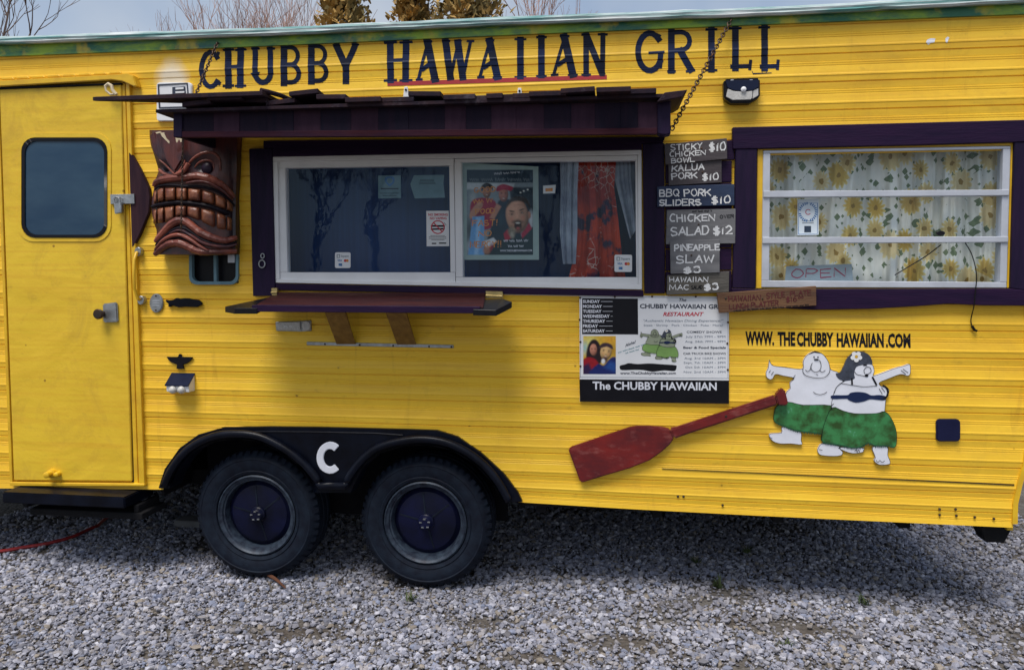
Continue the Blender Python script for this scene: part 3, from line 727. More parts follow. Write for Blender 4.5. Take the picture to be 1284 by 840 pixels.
m = MB(); m.prism([(152.5,105),(156.5,105),(173,606),(168,606)], -.01, .014); m.prism([(157.5,105),(162,105),(181,607),(174,607)], -.01, .024)
m.prism([(-6,112),(-2.5,112),(15.5,606),(12,606)], -.01, .024); m.prism([(12,604.5),(181,606.5),(181,609.5),(12,609)], -.01, .028)
m.build('door_frame', 'yellow_trim', tr, bevel=.002)
m = MB(); m.prism([(151.6,110),(152.9,110),(168.4,604),(165.2,604)], -.01, .0075); m.prism([(162.1,110),(163.3,110),(182.6,606),(181.4,606)], -.01, .0072); m.prism([(-2.4,112),(-1.1,112),(17,603),(15.6,606)], -.01, .008); m.build('door_gap', 'dark', tr)
m = MB(); m.prism([(-60,104),(0,101),(140,93.5),(160,92),(167,95),(171,108.5),(167.5,108.5),(153,102),(140,100.2),(0,108.5),(-60,111.5)], -.005, .045)
dc = m.build('drip_cap', 'yellow_trim', tr, bevel=.004, seg=2)
m = MB()
for i in range(9):
    x = -20+i*19.3; y = 101.6-.0529*x+ (-.1)
    m.prism([(x+1,y-.8),(x+3,y-4.2),(x+15.5,y-4.9),(x+18,y-1.9)], -.002, .020)
m.build('drip_cap_clip', 'yellow_trim', dc, bevel=.003)
m = MB(); m.prism([(-60,112),(151,104),(151.5,106.2),(-60,114.4)], -.005, .030); m.build('door_header', 'dark', tr)
m = MB(); m.tube([P(x,y,.05) for x,y in ((132,109),(136,105.5),(140,108),(141,113),(146,119))], .009, 8); m.tube([P(x,y,.055) for x,y in ((132,109),(133,114),(139,119),(143,118))], .006, 8); m.build('door_hook', 'chip', tr, smooth=True)
# grab handle
m = MB(); m.tube([P(172,316,.01),P(171,318,.05),P(168.6,326,.065),P(168,345,.07),P(168.5,362,.065),P(173,374,.05),P(176,377,.01)], .0085, 10)
gh = m.build('grab_handle', 'yellow_trim', tr, smooth=True)
for x, y in ((172.5,315.5),(176,376.5)):
    m = MB(); m.prism(circ(x,y,4.1,5.5), -.002, .029); m.build('handle_mount', 'steel', gh, bevel=.002)

# ---- fender
ridge_l = [(206,609),(216.7,585.5),(237.6,562),(266.4,547.5),(295,543.6),(326.6,547.5),(358,563),(381.6,581.5),(400,604)]
ridge_r = [(434,604),(450,580.5),(473,561.5),(505,552.5),(536,550.5),(567.6,557.5),(599,576),(622.6,601),(638,628)]
def shrink(pts, c, k): return [(c[0]+(x-c[0])*k, c[1]+(y-c[1])*k) for x, y in pts]
in_l = shrink(ridge_l, (310,640), .93); in_r = shrink(ridge_r, (537,655), .93)
in_l[0] = (213,612); in_l[-1] = (394,618); in_r[0] = (440,618); in_r[-1] = (632,630)
outl = [(198,612.5)]+arch_o[1:-1]+[(655,629.5)]+in_r[::-1]+in_l[::-1]
m = MB(); m.prism(outl, -.004, .026); fen = m.build('fender', 'fender', tr, bevel=.004, seg=2)
m = MB()
path = [P(x,y,.05) for x,y in ridge_l]+[P(x,y,.05) for x,y in ridge_r]
def smooth_path(pts, k=4):
    out = []
    for i in range(len(pts)-1):
        p0, p1, p2, p3 = pts[max(i-1,0)], pts[i], pts[i+1], pts[min(i+2,len(pts)-1)]
        for j in range(k):
            t_ = j/k
            out.append(.5*((2*p1)+(p2-p0)*t_+(2*p0-5*p1+4*p2-p3)*t_*t_+(3*p1-p0-3*p2+p3)*t_**3))
    out.append(pts[-1]); return out
m.tube(smooth_path(path[:9]), .021, 10); m.tube(smooth_path(path[9:]), .021, 10)
m.tube([P(399,604,.05), P(402,609,.052), P(432,609,.052), P(435,604,.05)], .020, 10)
m.build('arch_lip', 'fender', fen, smooth='all')
for pts in (in_l, in_r):
    m = MB()
    q0 = smooth_path([P(x,y,.055) for x,y in pts]); q1 = smooth_path([P(x,y,.0) for x,y in pts])
    for i in range(len(q0)-1):
        a, bq = q0[i], q0[i+1]
        m.poly([a, bq, (bq.x, .06, bq.z), (a.x, .06, a.z)])
    m.build('arch_skirt', 'fender', fen, smooth=True)
m = MB(); m.tube([P(x,y,.027) for x,y in ((300,541.5),(345,541),(400,541.5),(470,543),(505,545.5))], .004, 6); m.build('fender_rib', 'fender', fen, smooth=True)
cpts = arc(413.5, 574, 12.5, 15.5, 48, 312, 18)
m = MB(); ribbon = [Vector(p) for p in cpts]; out_, inn = [], []
for i, p in enumerate(ribbon):
    d = (ribbon[min(i+1,18)]-ribbon[max(i-1,0)]).normalized(); nn = Vector((-d.y, d.x)); wv = 4.4 if 3 < i < 15 else 4.6
    out_.append(p+nn*wv); inn.append(p-nn*wv)
capA = [ribbon[-1]+Vector((math.cos(rad(a)), math.sin(rad(a))))*4.6 for a in (20,)]
m.prism([tuple(q) for q in out_]+[(425,590),(428.5,586)][:0]+[tuple(q) for q in inn[::-1]], .02, .034); m.build('letter', 'offwhite', fen, bevel=.003, seg=2)

# ---- wheels
def wheel(px, py):
    c = P(px, py, -.02); K = 1.085; R = .326; c = Vector((c.x, .02, R*K+.002))
    m = MB(); m.lathe(c, ((.205,.035),(.214,.012),(.228,.006),(.232,.010),(.262,-.002),(.285,.002),(.290,-.001),(.305,.010),(.319,.030),(R-.002,.05),(R,.06),(R,.095),(R-.008,.10),(R-.008,.105),(R,.11),(R,.15),(R-.008,.155),(R-.008,.16),(R,.165),(R,.20),(.316,.225),(.22,.225)), 72)
    for k in range(52):      # shoulder blocks of the tread
        a = 2*math.pi*k/52; d = Vector((math.cos(a),0,math.sin(a))); q = Vector((-d.z,0,d.x))*.0125
        for ya, yb, ro in ((.040,.092,R-.001),(.168,.212,R-.001)):
            p0, p1 = c+d*(R-.02), c+d*(ro+.003)
            m.hexa([p0-q+Vector((0,ya-.03,0)), p0+q+Vector((0,ya-.03,0)), p0+q+Vector((0,yb-.02,0)), p0-q+Vector((0,yb-.02,0)), p1-q*.9+Vector((0,ya-.008,0)), p1+q*.9+Vector((0,ya-.008,0)), p1+q*.9+Vector((0,yb-.02,0)), p1-q*.9+Vector((0,yb-.02,0))])
    wh = thing_part('wheel', tr)
    m.build('tyre', 'tyre', wh, smooth=True)
    m = MB(); m.lathe(c, ((.206,.030),(.207,.016),(.200,.010),(.196,.017),(.186,.022),(.183,.030),(.176,.032),(.172,.045),(.168,.08)), 64); m.build('rim', 'rim', wh, smooth=True)
    m = MB(); m.disc(c, ((.168,.075),(.150,.062),(.146,.056),(.120,.050),(.045,.047),(.036,.045)), 48)
    hb = m.build('hubcap', 'hub', wh, smooth=True)
    for a in (38, 97, 168, 285):
        m = MB(); d = Vector((math.cos(rad(a)), 0, math.sin(rad(a)))); q = Vector((-d.z, 0, d.x))*.0035
        p0, p1 = c+d*.036+Vector((0,.042,0)), c+d*.140+Vector((0,.050,0))
        m.hexa([p0-q, p0+q, p0+q+Vector((0,.02,0)), p0-q+Vector((0,.02,0)), p1-q, p1+q, p1+q+Vector((0,.02,0)), p1-q+Vector((0,.02,0))])
        m.build('hub_rib', 'tyre', wh)
    m = MB(); m.disc(c, ((.040,.046),(.039,.030),(.034,.026),(.030,.012),(.026,.008),(.012,.007)), 24); m.build('axle_cap', 'hub', wh, smooth=True)
    m = MB()
    for k in range(5):
        a = 2*math.pi*k/5+.4; p = c+Vector((math.cos(a)*.022, .009, math.sin(a)*.022)); m.box(p.x-.006,p.x+.006,.02+.004,.02+.012,p.z-.003,p.z+.003)
    m.build('lug_ring', 'steel', wh)
    for ch in wh.children:
        ch.data.transform(Matrix.Translation(c) @ Matrix.Diagonal((K,1,K,1)) @ Matrix.Translation(-c))
    return wh, c
def thing_part(name, parent):
    o = bpy.data.objects.new(name, None); COL.objects.link(o); o.parent = parent
    o.matrix_parent_inverse = Matrix.Translation(-Vector(parent.location)); o.empty_display_size = .1
    return o
wh, c1 = wheel(532, 648)
c2 = P(319, 628, -.02)
wh2 = wh.copy(); COL.objects.link(wh2); wh2.parent = tr; wh2.matrix_parent_inverse = wh.matrix_parent_inverse.copy(); wh2.location = (c2.x-c1.x, 0, 0)
for ch in list(wh.children):
    c_ = ch.copy(); COL.objects.link(c_); c_.parent = wh2
    for g in ch.children:
        d_ = g.copy(); COL.objects.link(d_); d_.parent = c_
m = MB(); 
for cc in (c1, Vector((c2.x,.02,c1.z))): m.tube([(cc.x, .24, cc.z), (cc.x, W_-.05, cc.z)], .03, 8); m.disc((cc.x, W_-.24, cc.z), ((.32,0),(.32,.2)), 32)
m.build('axle', 'dark', tr)

# ---- service window (white vinyl slider in dark stained trim)
sw = thing_part('service_window', tr)
m = MB()
m.prism([(312,186.5),(341,186),(345,356),(343,371),(317,371.5)], -.005, .030); m.build('trim_board', 'purple_wood_z', tr, bevel=.003)
m = MB(); m.prism([(806,180),(833,179.5),(834,368),(808,368)], -.005, .030); m.build('trim_board', 'purple_wood_z', tr, bevel=.003)
m = MB(); m.prism([(330,176.5),(832,171.5),(832,179),(805,180),(805,187.6),(342,196.3),(341,185.5),(330,186)], -.005, .028); m.build('trim_board', 'purple_wood', tr, bevel=.003)
m = MB(); m.prism([(345.5,355.5),(807,364.2),(807,372),(345,364)], -.005, .028); m.build('trim_board', 'purple_wood', tr, bevel=.003)
def bars(mb, rects, off0, off1):
    for q in rects: mb.prism(q, off0, off1)
m = MB()
bars(m, [[(341.5,196.8),(804.5,188.2),(804.5,194.0),(341.6,202.8)], [(344,350.2),(805,356.8),(805,363.2),(344.5,354.6)],
         [(341.6,202.8),(348,202.7),(350.3,350.3),(344,350.2)], [(799.5,194.1),(804.5,194),(805,356.8),(800.5,356.7)]], -.04, .022)
m.build('window_frame', 'white_frame', sw, bevel=.002)
m = MB()
bars(m, [[(348.2,203),(569,199.2),(569,207.5),(348.3,211)], [(350,341.5),(571,341.5),(571,354.2),(350,350.8)], [(348.2,211),(357.6,210.9),(360.4,341.4),(350,341.4)], [(563.2,207.6),(569,207.5),(571.3,341.4),(564.8,341.4)]], -.03, .012)
ls = m.build('sliding_sash', 'white_frame', sw, bevel=.002)
m = MB()
bars(m, [[(570,199.3),(799.3,194.8),(799.3,201),(570,203.5)], [(571.5,347.6),(800.4,347.6),(800.4,357),(571.6,354.4)], [(569.6,203.6),(578.4,203.4),(580.2,347.5),(571.6,347.5)], [(796.6,201.1),(799.4,201),(800.4,347.5),(798,347.5)]], -.035, .017)
rs = m.build('fixed_sash', 'white_frame', sw, bevel=.002)
def pane(parent, pts, off):
    m = MB(); flat(m, pts, off); return m.build('window_pane', 'glass', parent)
pane(sw, [(357,210.5),(564,207),(565.5,342),(359.5,342)], -.008); pane(sw, [(578,203),(797,200.6),(798.3,348),(579.8,348)], -.008)
m = MB(); m.prism([(632,366.2),(727,368),(727,371.4),(632,369.6)], 0, .012); m.build('drip_strip', 'white', tr, bevel=.001)
# loop latch on the left trim board
m = MB(); m.tube([P(*q,.036) for q in arc(328.5,331,3.8,4.8,0,360,14)], .0035, 6); m.tube([P(*q,.036) for q in arc(329.3,321,2.2,3,0,360,12)], .003, 6); m.build('ring_latch', 'steel', tr, smooth=True)

# ---- small window behind the carved mask
m = MB(); ring(m, rrect(237,245,298.5,357,10), rrect(240.5,249,295.5,353,8), -.01, .016); ring_w = m.build('small_window_frame', 'paper_teal', tr)
m = MB(); m.prism([(267,249),(270.5,249),(271.5,353.5),(268,353.5)], -.008, .012); m.build('window_divider', 'paper_teal', ring_w)
m = MB(); m.prism([(285.5,319.5),(294,319.5),(294,329.5),(285.5,329.5)], -.004, .015); m.build('latch_plate', 'alu', ring_w, bevel=.001)
m = MB(); m.prism(rrect(239.5,248,296.5,354,9), -.030, -.026); m.build('small_window_pane', 'black', ring_w)

# ---- louvre window on the right
jw = thing_part('louvre_window', tr)
m = MB(); m.prism([(918.5,159.8),(1100,155.2),(1300,150),(1300,177.6),(1150,182),(919,187.2)], -.005, .036); m.build('trim_board', 'purple_wood', tr, bevel=.003)
m = MB(); m.prism([(922.5,187.2),(949.5,186.6),(947.5,362),(918.5,361)], -.005, .032); m.build('trim_board', 'purple_wood_z', tr, bevel=.003)
m = MB(); m.prism([(1272.5,178.2),(1300,177.8),(1300,366),(1267.5,361.5)], -.005, .032); m.build('trim_board', 'purple_wood_z', tr, bevel=.003)
m = MB(); m.prism([(917,361.5),(950,362.6),(1268,362),(1300,366),(1300,383.5),(1230,383),(1190,381),(1150,384),(1090,387.5),(1020,388.5),(960,386),(920,388)], -.005, .034); m.build('trim_board', 'purple_wood', tr, bevel=.003)
m = MB(); bars(m, [[(950,186.8),(957,186.6),(955,361.5),(948,361.5)], [(1267.5,182.8),(1272,182.6),(1267,361),(1262.5,361)], [(957,184.4),(1272,178.9),(1272,182.7),(957,188.8)]], -.02, .014); m.build('window_surround', 'yellow_trim', jw, bevel=.001)
m = MB(); bars(m, [[(957,189),(1267.5,183.2),(1267.4,186.6),(957,192.4)], [(955,351.8),(1262.4,354),(1262.4,361),(955,360.3)], [(957,192.5),(966,192.4),(964.4,351.8),(955,351.7)], [(1258,186.9),(1267.4,186.7),(1262.6,353.9),(1254,353.8)]], -.035, .020); m.build('window_frame', 'alu', jw, bevel=.002)
for q in ([(957.5,239.6),(1266,238),(1265.6,245.2),(957.2,247.6)], [(956.5,297.6),(1264.6,296.6),(1264.3,303.8),(956,305.4)]):
    m = MB(); m.prism(q, -.02, .028); m.build('louvre_rail', 'alu', jw, bevel=.002)
for q in ([(965.5,192),(1258,186.5),(1257,239),(965,240.5)], [(965,247.3),(1257,245),(1255.5,297),(964.5,298)], [(964.6,305),(1255.3,303.6),(1254,354),(964.2,352)]):
    pane(jw, q, -.006)
m = MB(); m.prism(circ(1180,292.5,5.5,3,12), -.02, -.004); m.build('window_crank', 'black', jw, bevel=.002)

# ---- inlet box, vent cover, brackets, reflector bracket, step, jack
m = MB(); m.prism(rrect(196,103.5,240,152,4), -.002, .020); inl = m.build('power_inlet', 'white', tr, bevel=.004, seg=2)
m = MB(); ring(m, [(197.5,106),(235,104),(237.5,135),(199,136)], [(199,107.4),(233.8,105.4),(236,133.5),(200.5,134.5)], .01, .0235); m.build('inlet_cover_edge', 'ink_dark', inl)
m = MB(); m.prism([(216,109.5),(232,108.5),(233,119),(216,120)], .01, .0225); m.build('inlet_socket', 'ink_dark', inl)
m = MB(); bars(m, [[(220,110.2),(230,109.6),(230,112),(220,112.6)], [(220,115),(231,114.4),(231,116.6),(220,117.2)]], .01, .028); m.build('inlet_prong', 'white', inl)
m = MB(); m.prism(rrect(1174.5,525.5,1204.5,553.5,5), -.002, .016); m.build('vent_cover', 'navy_plastic', tr, bevel=.004, seg=2)
for px, py in ((509,115.5),(651.5,117)):
    m = MB(); m.prism([(px-2,py-6.5),(px+2,py-6.5),(px+3.6,py+7),(px-3.6,py+7)], 0, .012); br = m.build('chain_bracket', 'white', tr, bevel=.001)
    m = MB(); m.disc(P(px,py-2.5,.013), ((.0055,.002),(.0055,-.003)), 10); m.build('bracket_hole', 'black', br)
m = MB(); m.prism([(345,403.5),(376,402.5),(389.5,401.5),(390,415),(376.5,416),(346,415)], 0, .014); rb = m.build('plate_bracket', 'steel', tr, bevel=.003)
m = MB(); m.prism([(348,404.2),(375.5,403.6),(376,414),(348.5,413.6)], .01, .028); m.prism(circ(383.5,408.5,5.5,6.2,14), .01, .024); m.build('bracket_lens', 'led', rb, bevel=.002)
m = MB(); squiggle(m, 356, 369, 410.6, 410.6, 2.6, .6, .0285); m.build('bracket_lettering', 'white', rb)
m = MB(); m.box(P(10,625,.1).x, P(162,625,.1).x, -.14, .12, P(100,635,.14).z, P(100,621,.14).z); st = m.build('folding_step', 'fender', tr, bevel=.006, seg=2)
m = MB(); m.box(P(30,640,.1).x, P(172,640,.1).x, -.06, .16, P(100,648,.06).z, P(100,640,.06).z); m.box(P(20,640,.1).x, P(26,640,.1).x, -.05, .15, P(100,640,.06).z, zlo-.002); m.box(P(160,640,.1).x, P(166,640,.1).x, -.05, .15, P(100,640,.06).z, zlo-.002); m.build('step_frame', 'dark', st, bevel=.004)
m = MB(); q = P(1250, 660, -.06); m.hexa([(q.x-.05,.05,q.z-.075),(q.x+.03,.05,q.z-.075),(q.x+.03,.14,q.z-.075),(q.x-.05,.14,q.z-.075),(q.x-.09,.03,q.z+.02),(q.x+.06,.03,q.z+.02),(q.x+.06,.16,q.z+.02),(q.x-.09,.16,q.z+.02)]); m.build('stabiliser_foot', 'dark', tr)

# ---- painted lettering on the siding
def title(word, boxes, serif=True):
    m = MB()
    for ch, (x0,x1,y0,y1) in zip(word, boxes):
        wd, ht = x1-x0, y1-y0; k = 0
        def st(pts, wpx):
            global_k[0] += 1
            ribbon_px(m, [(x0+gx*wd, y1-gy*ht) for gx, gy in pts], wpx, global_k[0] % 9*6e-5)
        T, t_ = 8.4, 4.0
        sx = T*.5/wd
        if ch == 'H':
            st([(sx+.04,.0),(sx+.02,.98)], T); st([(1-sx-.06,.02),(1-sx-.03,1)], T); st([(sx,.52),(1-sx,.54)], 4.6)
            for cx in (sx+.03, 1-sx-.04): st([(cx-.24,.98),(cx+.24,1.0)], 3); st([(cx-.24,.01),(cx+.24,.02)], 3)
        elif ch == 'U':
            st([(sx,1),(sx,.34)]+[(sx+(1-2*sx)*(1+math.cos(a))/2, .34-.27*math.sin(a)) for a in [math.pi-k_*math.pi/8 for k_ in range(9)]]+[(1-sx-.02,1)], T*.82); st([(0,1),(sx*2,1)], 3); st([(1-2*sx,1),(1,1)], 3)
        elif ch == 'B':
            st([(sx,.0),(sx,1)], T); st([(sx,.965),(.45,.97)]+arc(.5,.74,.34,.23,90,-90,8)+[(sx,.51)], T*.62); st([(sx,.50),(.5,.51)]+arc(.53,.27,.36,.23,80,-90,8)+[(sx,.04)], T*.68)
        elif ch == 'Y':
            st([(.08,.97),(.5,.42)], T); st([(.94,.99),(.52,.42)], T*.9); st([(.51,.50),(.51,.0)], T); st([(0,.98),(.2,1)], 3); st([(.8,1),(1,.99)], 3)
        elif ch == 'C':
            st(arc(.56,.5,.46,.47,42,318,16), T*.72); st([(.86,.84),(.96,.95)], 4); st([(.86,.16),(1.0,.12)], 5)
        elif ch == 'A':
            st([(.06,.02),(.50,.98)], t_); st([(.48,1),(.84,.0)], T*1.12); st([(.26,.28),(.56,.40)], 5.4); st([(.34,1.0),(.66,1.0)], 3.2); st([(-.02,.01),(.22,.02)], 3.2); st([(.66,.0),(1,.01)], 3.2)
        elif ch == 'W':
            st([(.10,1),(.26,.02)], T*1.05); st([(.27,.05),(.52,.96)], t_); st([(.50,.98),(.67,.02)], T*1.05); st([(.68,.05),(.92,.98)], t_); st([(0,1),(.22,1)], 3); st([(.42,1),(.6,1)], 3); st([(.82,1),(1.02,1)], 3); st([(.2,.0),(.36,.0)], 3); st([(.6,.0),(.76,.0)], 3)
        elif ch == 'I':
            st([(.5,0),(.5,1)], T); st([(.04,1),(.96,1)], 3); st([(.04,0),(.96,0)], 3)
        elif ch == 'N':
            st([(.16,.0),(.16,1)], T*.85); st([(.18,.98),(.80,.04)], T*.95); st([(.82,.0),(.84,1)], T*.75); st([(0,1),(.26,1)], 3); st([(.66,1),(1,1)], 3); st([(.0,.0),(.32,.0)], 3)
        elif ch == 'G':
            st(arc(.52,.5,.42,.46,40,330,16), T*.86); st([(.90,.46),(.86,.14)], T*.8); st([(.50,.47),(1.0,.49)], 3.4); st([(.78,.8),(.86,.9)], 4)
        elif ch == 'R':
            st([(sx,.0),(sx,1)], T); st([(sx,.96),(.45,.97)]+arc(.52,.75,.32,.22,90,-90,8)+[(sx,.5)], T*.7); st([(.46,.52),(.9,.03)], T); st([(.0,0),(sx*2.1,0)], 3); st([(.72,.0),(1.02,.03)], 3)
        elif ch == 'L':
            st([(.27,.0),(.27,1)], T); st([(.0,1),(.52,1)], 3); st([(.1,.06),(.9,.07)], 5.4); st([(.93,.0),(.97,.20)], 4)
    return m
global_k = [0]
CH = [(250.5,275,64.5,110.5),(281.5,307,62.5,108.7),(316,343.7,61.5,107),(352,377.7,58.5,105.5),(386.3,412,57,103.5),(419.6,447.6,56,103)]
HA = [(484.5,514.5,53,102),(523,550,52.5,101),(555,593,52,99.5),(600,628.5,51,98),(645.6,659.6,49.6,97.3),(672.8,685,47.3,96),(692.4,723.5,46,95),(730,761,43.8,94.3)]
GR = [(796.4,832,40,91),(837.6,870,39.3,90),(885,899,37.5,88.5),(914.7,942,36,87),(952,976.4,35,87)]
for wd, bx in (('CHUBBY', CH), ('HAWAIIAN', HA), ('GRILL', GR)):
    m = title(wd, bx); conform(m, .0012); m.build('painted_lettering', 'letter', tr)
m = MB(); ribbon_px(m, [(488,105.8),(620,101.5),(759,97.3)], 5.6, 0); conform(m, .0013); m.build('painted_underline', 'red_paint', tr)
m = MB(); ribbon_px(m, [(943,90),(944,93),(967,92)], .9, 0); ribbon_px(m, [(955.5,86),(955.5,92)], .8, 8e-5); ribbon_px(m, [(961,86),(960.5,92)], .8, 12e-5); conform(m, .0013); m.build('painted_tail', 'letter', tr)
m = MB()
segs = [('WWW.',934.5,970.5,432,432.2),('THE',975,997,432.6,432.8),('CHUBBY',999,1045,433,433.6),('HAWAIIAN',1049,1108,434,434.5),('.COM',1110.5,1141.5,434.6,435)]
for s, a, c, y0, y1 in segs: printed(m, s, a, c, y0, y1, 16, 0, .045)
conform(m, .0012); m.build('web_lettering', 'ink', tr)

# ================================================================== things hung on the trailer
def single(mb, name, mat, label, cat, at, group=None, **k):
    return tag(mb.build(name, mat, None, origin=tuple(at), **k), label, cat, group)

# ---- awning over the serving window
AF = .45                                            # fascia stands this far out
aw = thing('wooden_awning', P(540,150,.2), 'dark plank awning hung on chains over the serving window, its roof boards warped', 'awning')
zr = P(540, 133.5, AF).z                            # roof underside
xl, xr_ = P(217,150,AF).x, P(841,150,AF).x
m = MB()
m.prism([(217,138),(228,138),(228,172.5),(217,172)], AF-.03, AF+.004); m.build('corner_post', 'purple_wood_z', aw, bevel=.003)
m = MB(); m.prism([(824.5,125),(841,123),(841,168),(834,169.5),(824.5,168)], AF-.05, AF+.012); m.build('corner_post', 'purple_wood_z', aw, bevel=.004)
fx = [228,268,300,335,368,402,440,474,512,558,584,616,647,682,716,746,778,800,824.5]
mats = ['awn1','awn2','awn1','awn1','awn2','awn1','awn2','awn1','awn1','awn2','awn1','awn2','awn2','awn1','awn2','awn1','awn1','awn2']  # plank tones alternate to paint in shadow strips from the roof boards
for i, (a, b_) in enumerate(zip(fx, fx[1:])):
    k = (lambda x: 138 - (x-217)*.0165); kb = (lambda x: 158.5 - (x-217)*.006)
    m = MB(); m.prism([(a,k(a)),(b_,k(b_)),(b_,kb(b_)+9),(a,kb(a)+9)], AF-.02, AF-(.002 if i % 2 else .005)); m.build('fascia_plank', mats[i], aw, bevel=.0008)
m = MB(); m.prism([(228,165),(470,163.5),(824.5,160.5),(824.5,168.5),(470,171.5),(228,172.5)], AF-.02, AF+.0035); m.build('fascia_rail', 'awn3', aw, bevel=.002)
for nm, x in (('side_board', xl+.012), ('side_board', xr_-.014)):
    m = MB(); m.box(x-.012, x+.012, -AF+.032 if x < 0 else -AF+.052, -.035, P(228,171,AF).z, zr); m.build(nm, 'awn1', aw, bevel=.002)
m = MB(); m.box(xl-.06, xr_, -AF-.04, -.015, zr, zr+.014); m.build('roof_deck', 'awn_top', aw)
brd = [(228,262,124),(262,300,120),(300,330,123),(330,366,123),(366,400,117),(400,432,119.5),(432,474,123.5),(474,514,125),(514,554,117.5),(554,590,122.5),(590,613,120.5),(613,626,124.5),(626,646,122),(646,664,123),(664,706,122.5),(706,746,115),(746,786,119.5),(786,824,123.5)]
rr = random.Random(11)
for x0, x1, y in brd:
    o_ = AF+.05+rr.uniform(-.03,.05)
    y = 124.5-(124.5-y)*1.6; a, c = P(x0+rr.uniform(-4,3),y+rr.uniform(-.5,5),o_), P(x1+rr.uniform(-2,6),y+rr.uniform(-2.5,2.5),o_); th = .021
    zb_ = zr+.018
    za, zc = max(a.z-th, zr+.0145), max(c.z-th, zr+.0145)
    m = MB(); m.hexa([(a.x,-o_,za),(c.x,-o_,zc),(c.x,-.02,zb_),(a.x,-.02,zb_),(a.x,-o_,za+th),(c.x,-o_,zc+th),(c.x,-.02,zb_+th),(a.x,-.02,zb_+th)]); m.build('roof_board', 'awn_top', aw, bevel=.002)
a, c = P(824,113.5,AF+.05), P(862,111.5,AF+.05)
m = MB(); m.hexa([(a.x,-AF-.06,a.z-.05),(c.x-.02,-AF-.06,c.z-.035),(c.x-.03,-.06,zr+.02),(a.x-.02,-.06,zr+.02),(a.x+.03,-AF-.06,a.z-.012),(c.x,-AF-.06,c.z-.006),(c.x,-.06,zr+.038),(a.x,-.06,zr+.038)]); m.build('roof_board', 'awn_top', aw, bevel=.003)
yf = AF+.075
pl = [(P(116,126,yf).x,-yf),(P(330,127,yf).x,-yf-.005),(P(330,127,yf).x,-AF+.1),(P(250,127,yf).x,-AF+.06),(P(150,127,yf).x,-yf+.035)]
zf = P(120,127,yf).z
m = MB(); m.plan(pl, zf, zf+.020); m.build('front_strip', 'awn_top', aw, bevel=.002)
m = MB(); m.tube([P(327,113.5,AF+.06), P(336,115.5,AF+.03), P(352,120,AF-.05), P(366,126,AF-.12)], .011, 8); m.build('bent_stick', 'awn_top', aw, smooth=True)
m = MB(); m.prism([(250,119.5),(285,118.5),(286,121.5),(296,121),(296,125),(250,125)], AF-.06, AF+.02); m.build('roof_scrap', 'slate3', aw, bevel=.002)

def link_chain(p0, p1, n, ln, r, name, label, sag=0.0, end=None):
    m = MB(); p0, p1 = Vector(p0), Vector(p1); d = (p1-p0).normalized()
    u = d.orthogonal().normalized(); v = d.cross(u)
    for i in range(n):
        tt = (i+.5)/n; c = p0.lerp(p1, tt) + Vector((0,0,-sag*4*tt*(1-tt)))
        a_ = u if i % 2 else v; L = (p1-p0).length/n*.66
        a_ = (a_*math.cos(.6)+(v if i % 2 else u*-1)*math.sin(.6))
        path = [c + d*L*math.cos(q) + a_*ln*math.sin(q) for q in [2*math.pi*k/10 for k in range(11)]]
        m.tube(path, r, 5, cap=False)
    if end:
        m.tube([p0, p0+Vector((0,.05,0))], r*1.7, 8)
    return single(m, name, 'dark_steel', label, 'chain', p1, smooth='all')
link_chain(P(917,25,.03), P(842,163,AF), 36, .0085, .0030, 'awning_chain', 'rusty chain crossing the last word down to the right end of the awning', 0, True)
link_chain(P(272.5,54,.03), P(227,163,AF), 34, .0075, .0026, 'awning_chain', 'rusty chain crossing the first letter C down to the left end of the awning', 0, True)
link_chain(P(229.5,172,AF-.01), P(227,289,AF-.01), 40, .0045, .0016, 'hanging_chain', 'thin loose chain end hanging in front of the carved tiki mask', 0)
for q in ():
    pass

# ---- carved tiki mask
tk = thing('tiki_mask', P(245,320,.03), 'large carved reddish wooden tiki mask with two rows of teeth, half under the awning', 'tiki mask')
def TK(x, y): return (180+x/4.67, 150+y/4.67)
def bulge(x):       # log shaped: fullest a third of the way across
    return .060 + .075*max(0, 1-((x-245)/270)**2)**.5 if abs(x-245) < 270 else .060
def SK(x, y, add=0.0):
    px, py = TK(x, y); b_ = bulge(x)+add
    return P(px, py, b_)
lft = [(35,95),(42,150),(58,195),(90,300),(70,350),(60,410),(48,470),(48,545),(62,610),(78,650),(74,720),(64,790)]
rgt = [(575,-40),(570,60),(564,180),(562,300),(558,440),(557,520),(556,640),(556,740),(552,788)]
def edge(pts, y): return float(np.interp(y, [p[1] for p in pts], [p[0] for p in pts]))
m = MB(); grid = []
yy = [62+ (790-62)*i/40 for i in range(41)]
for y in yy:
    x0, x1 = edge(lft, y), edge(rgt, y); row = []
    for k in range(29):
        x = x0+(x1-x0)*k/28; add = 0.0
        # eye sockets and nose bridge
        add -= .022*math.exp(-(((x-125)/38)**2+((y-285)/30)**2)); add -= .026*math.exp(-(((x-355)/60)**2+((y-275)/42)**2))
        add += .028*math.exp(-(((x-205)/48)**2+((y-150)/110)**2))
        add -= .012*math.exp(-((y-470)/120)**2) ; ed = min(k, 28-k)
        if ed == 0: add -= .035
        if ed == 1: add -= .006
        row.append(m.bm.verts.new(SK(x, y, add)))
    grid.append(row)
for r0, r1 in zip(grid, grid[1:]):
    for k in range(28): m.bm.faces.new((r0[k], r0[k+1], r1[k+1], r1[k]))
loop = grid[0] + [r[-1] for r in grid[1:]] + grid[-1][-2::-1] + [r[0] for r in grid[-2:0:-1]]
back = [m.bm.verts.new((v.co.x, -.008, v.co.z)) for v in loop]
for i in range(len(loop)):
    j = (i+1) % len(loop); m.bm.faces.new((loop[i], back[i], back[j], loop[j]))
m.build('face', 'tiki', tk, smooth=True)
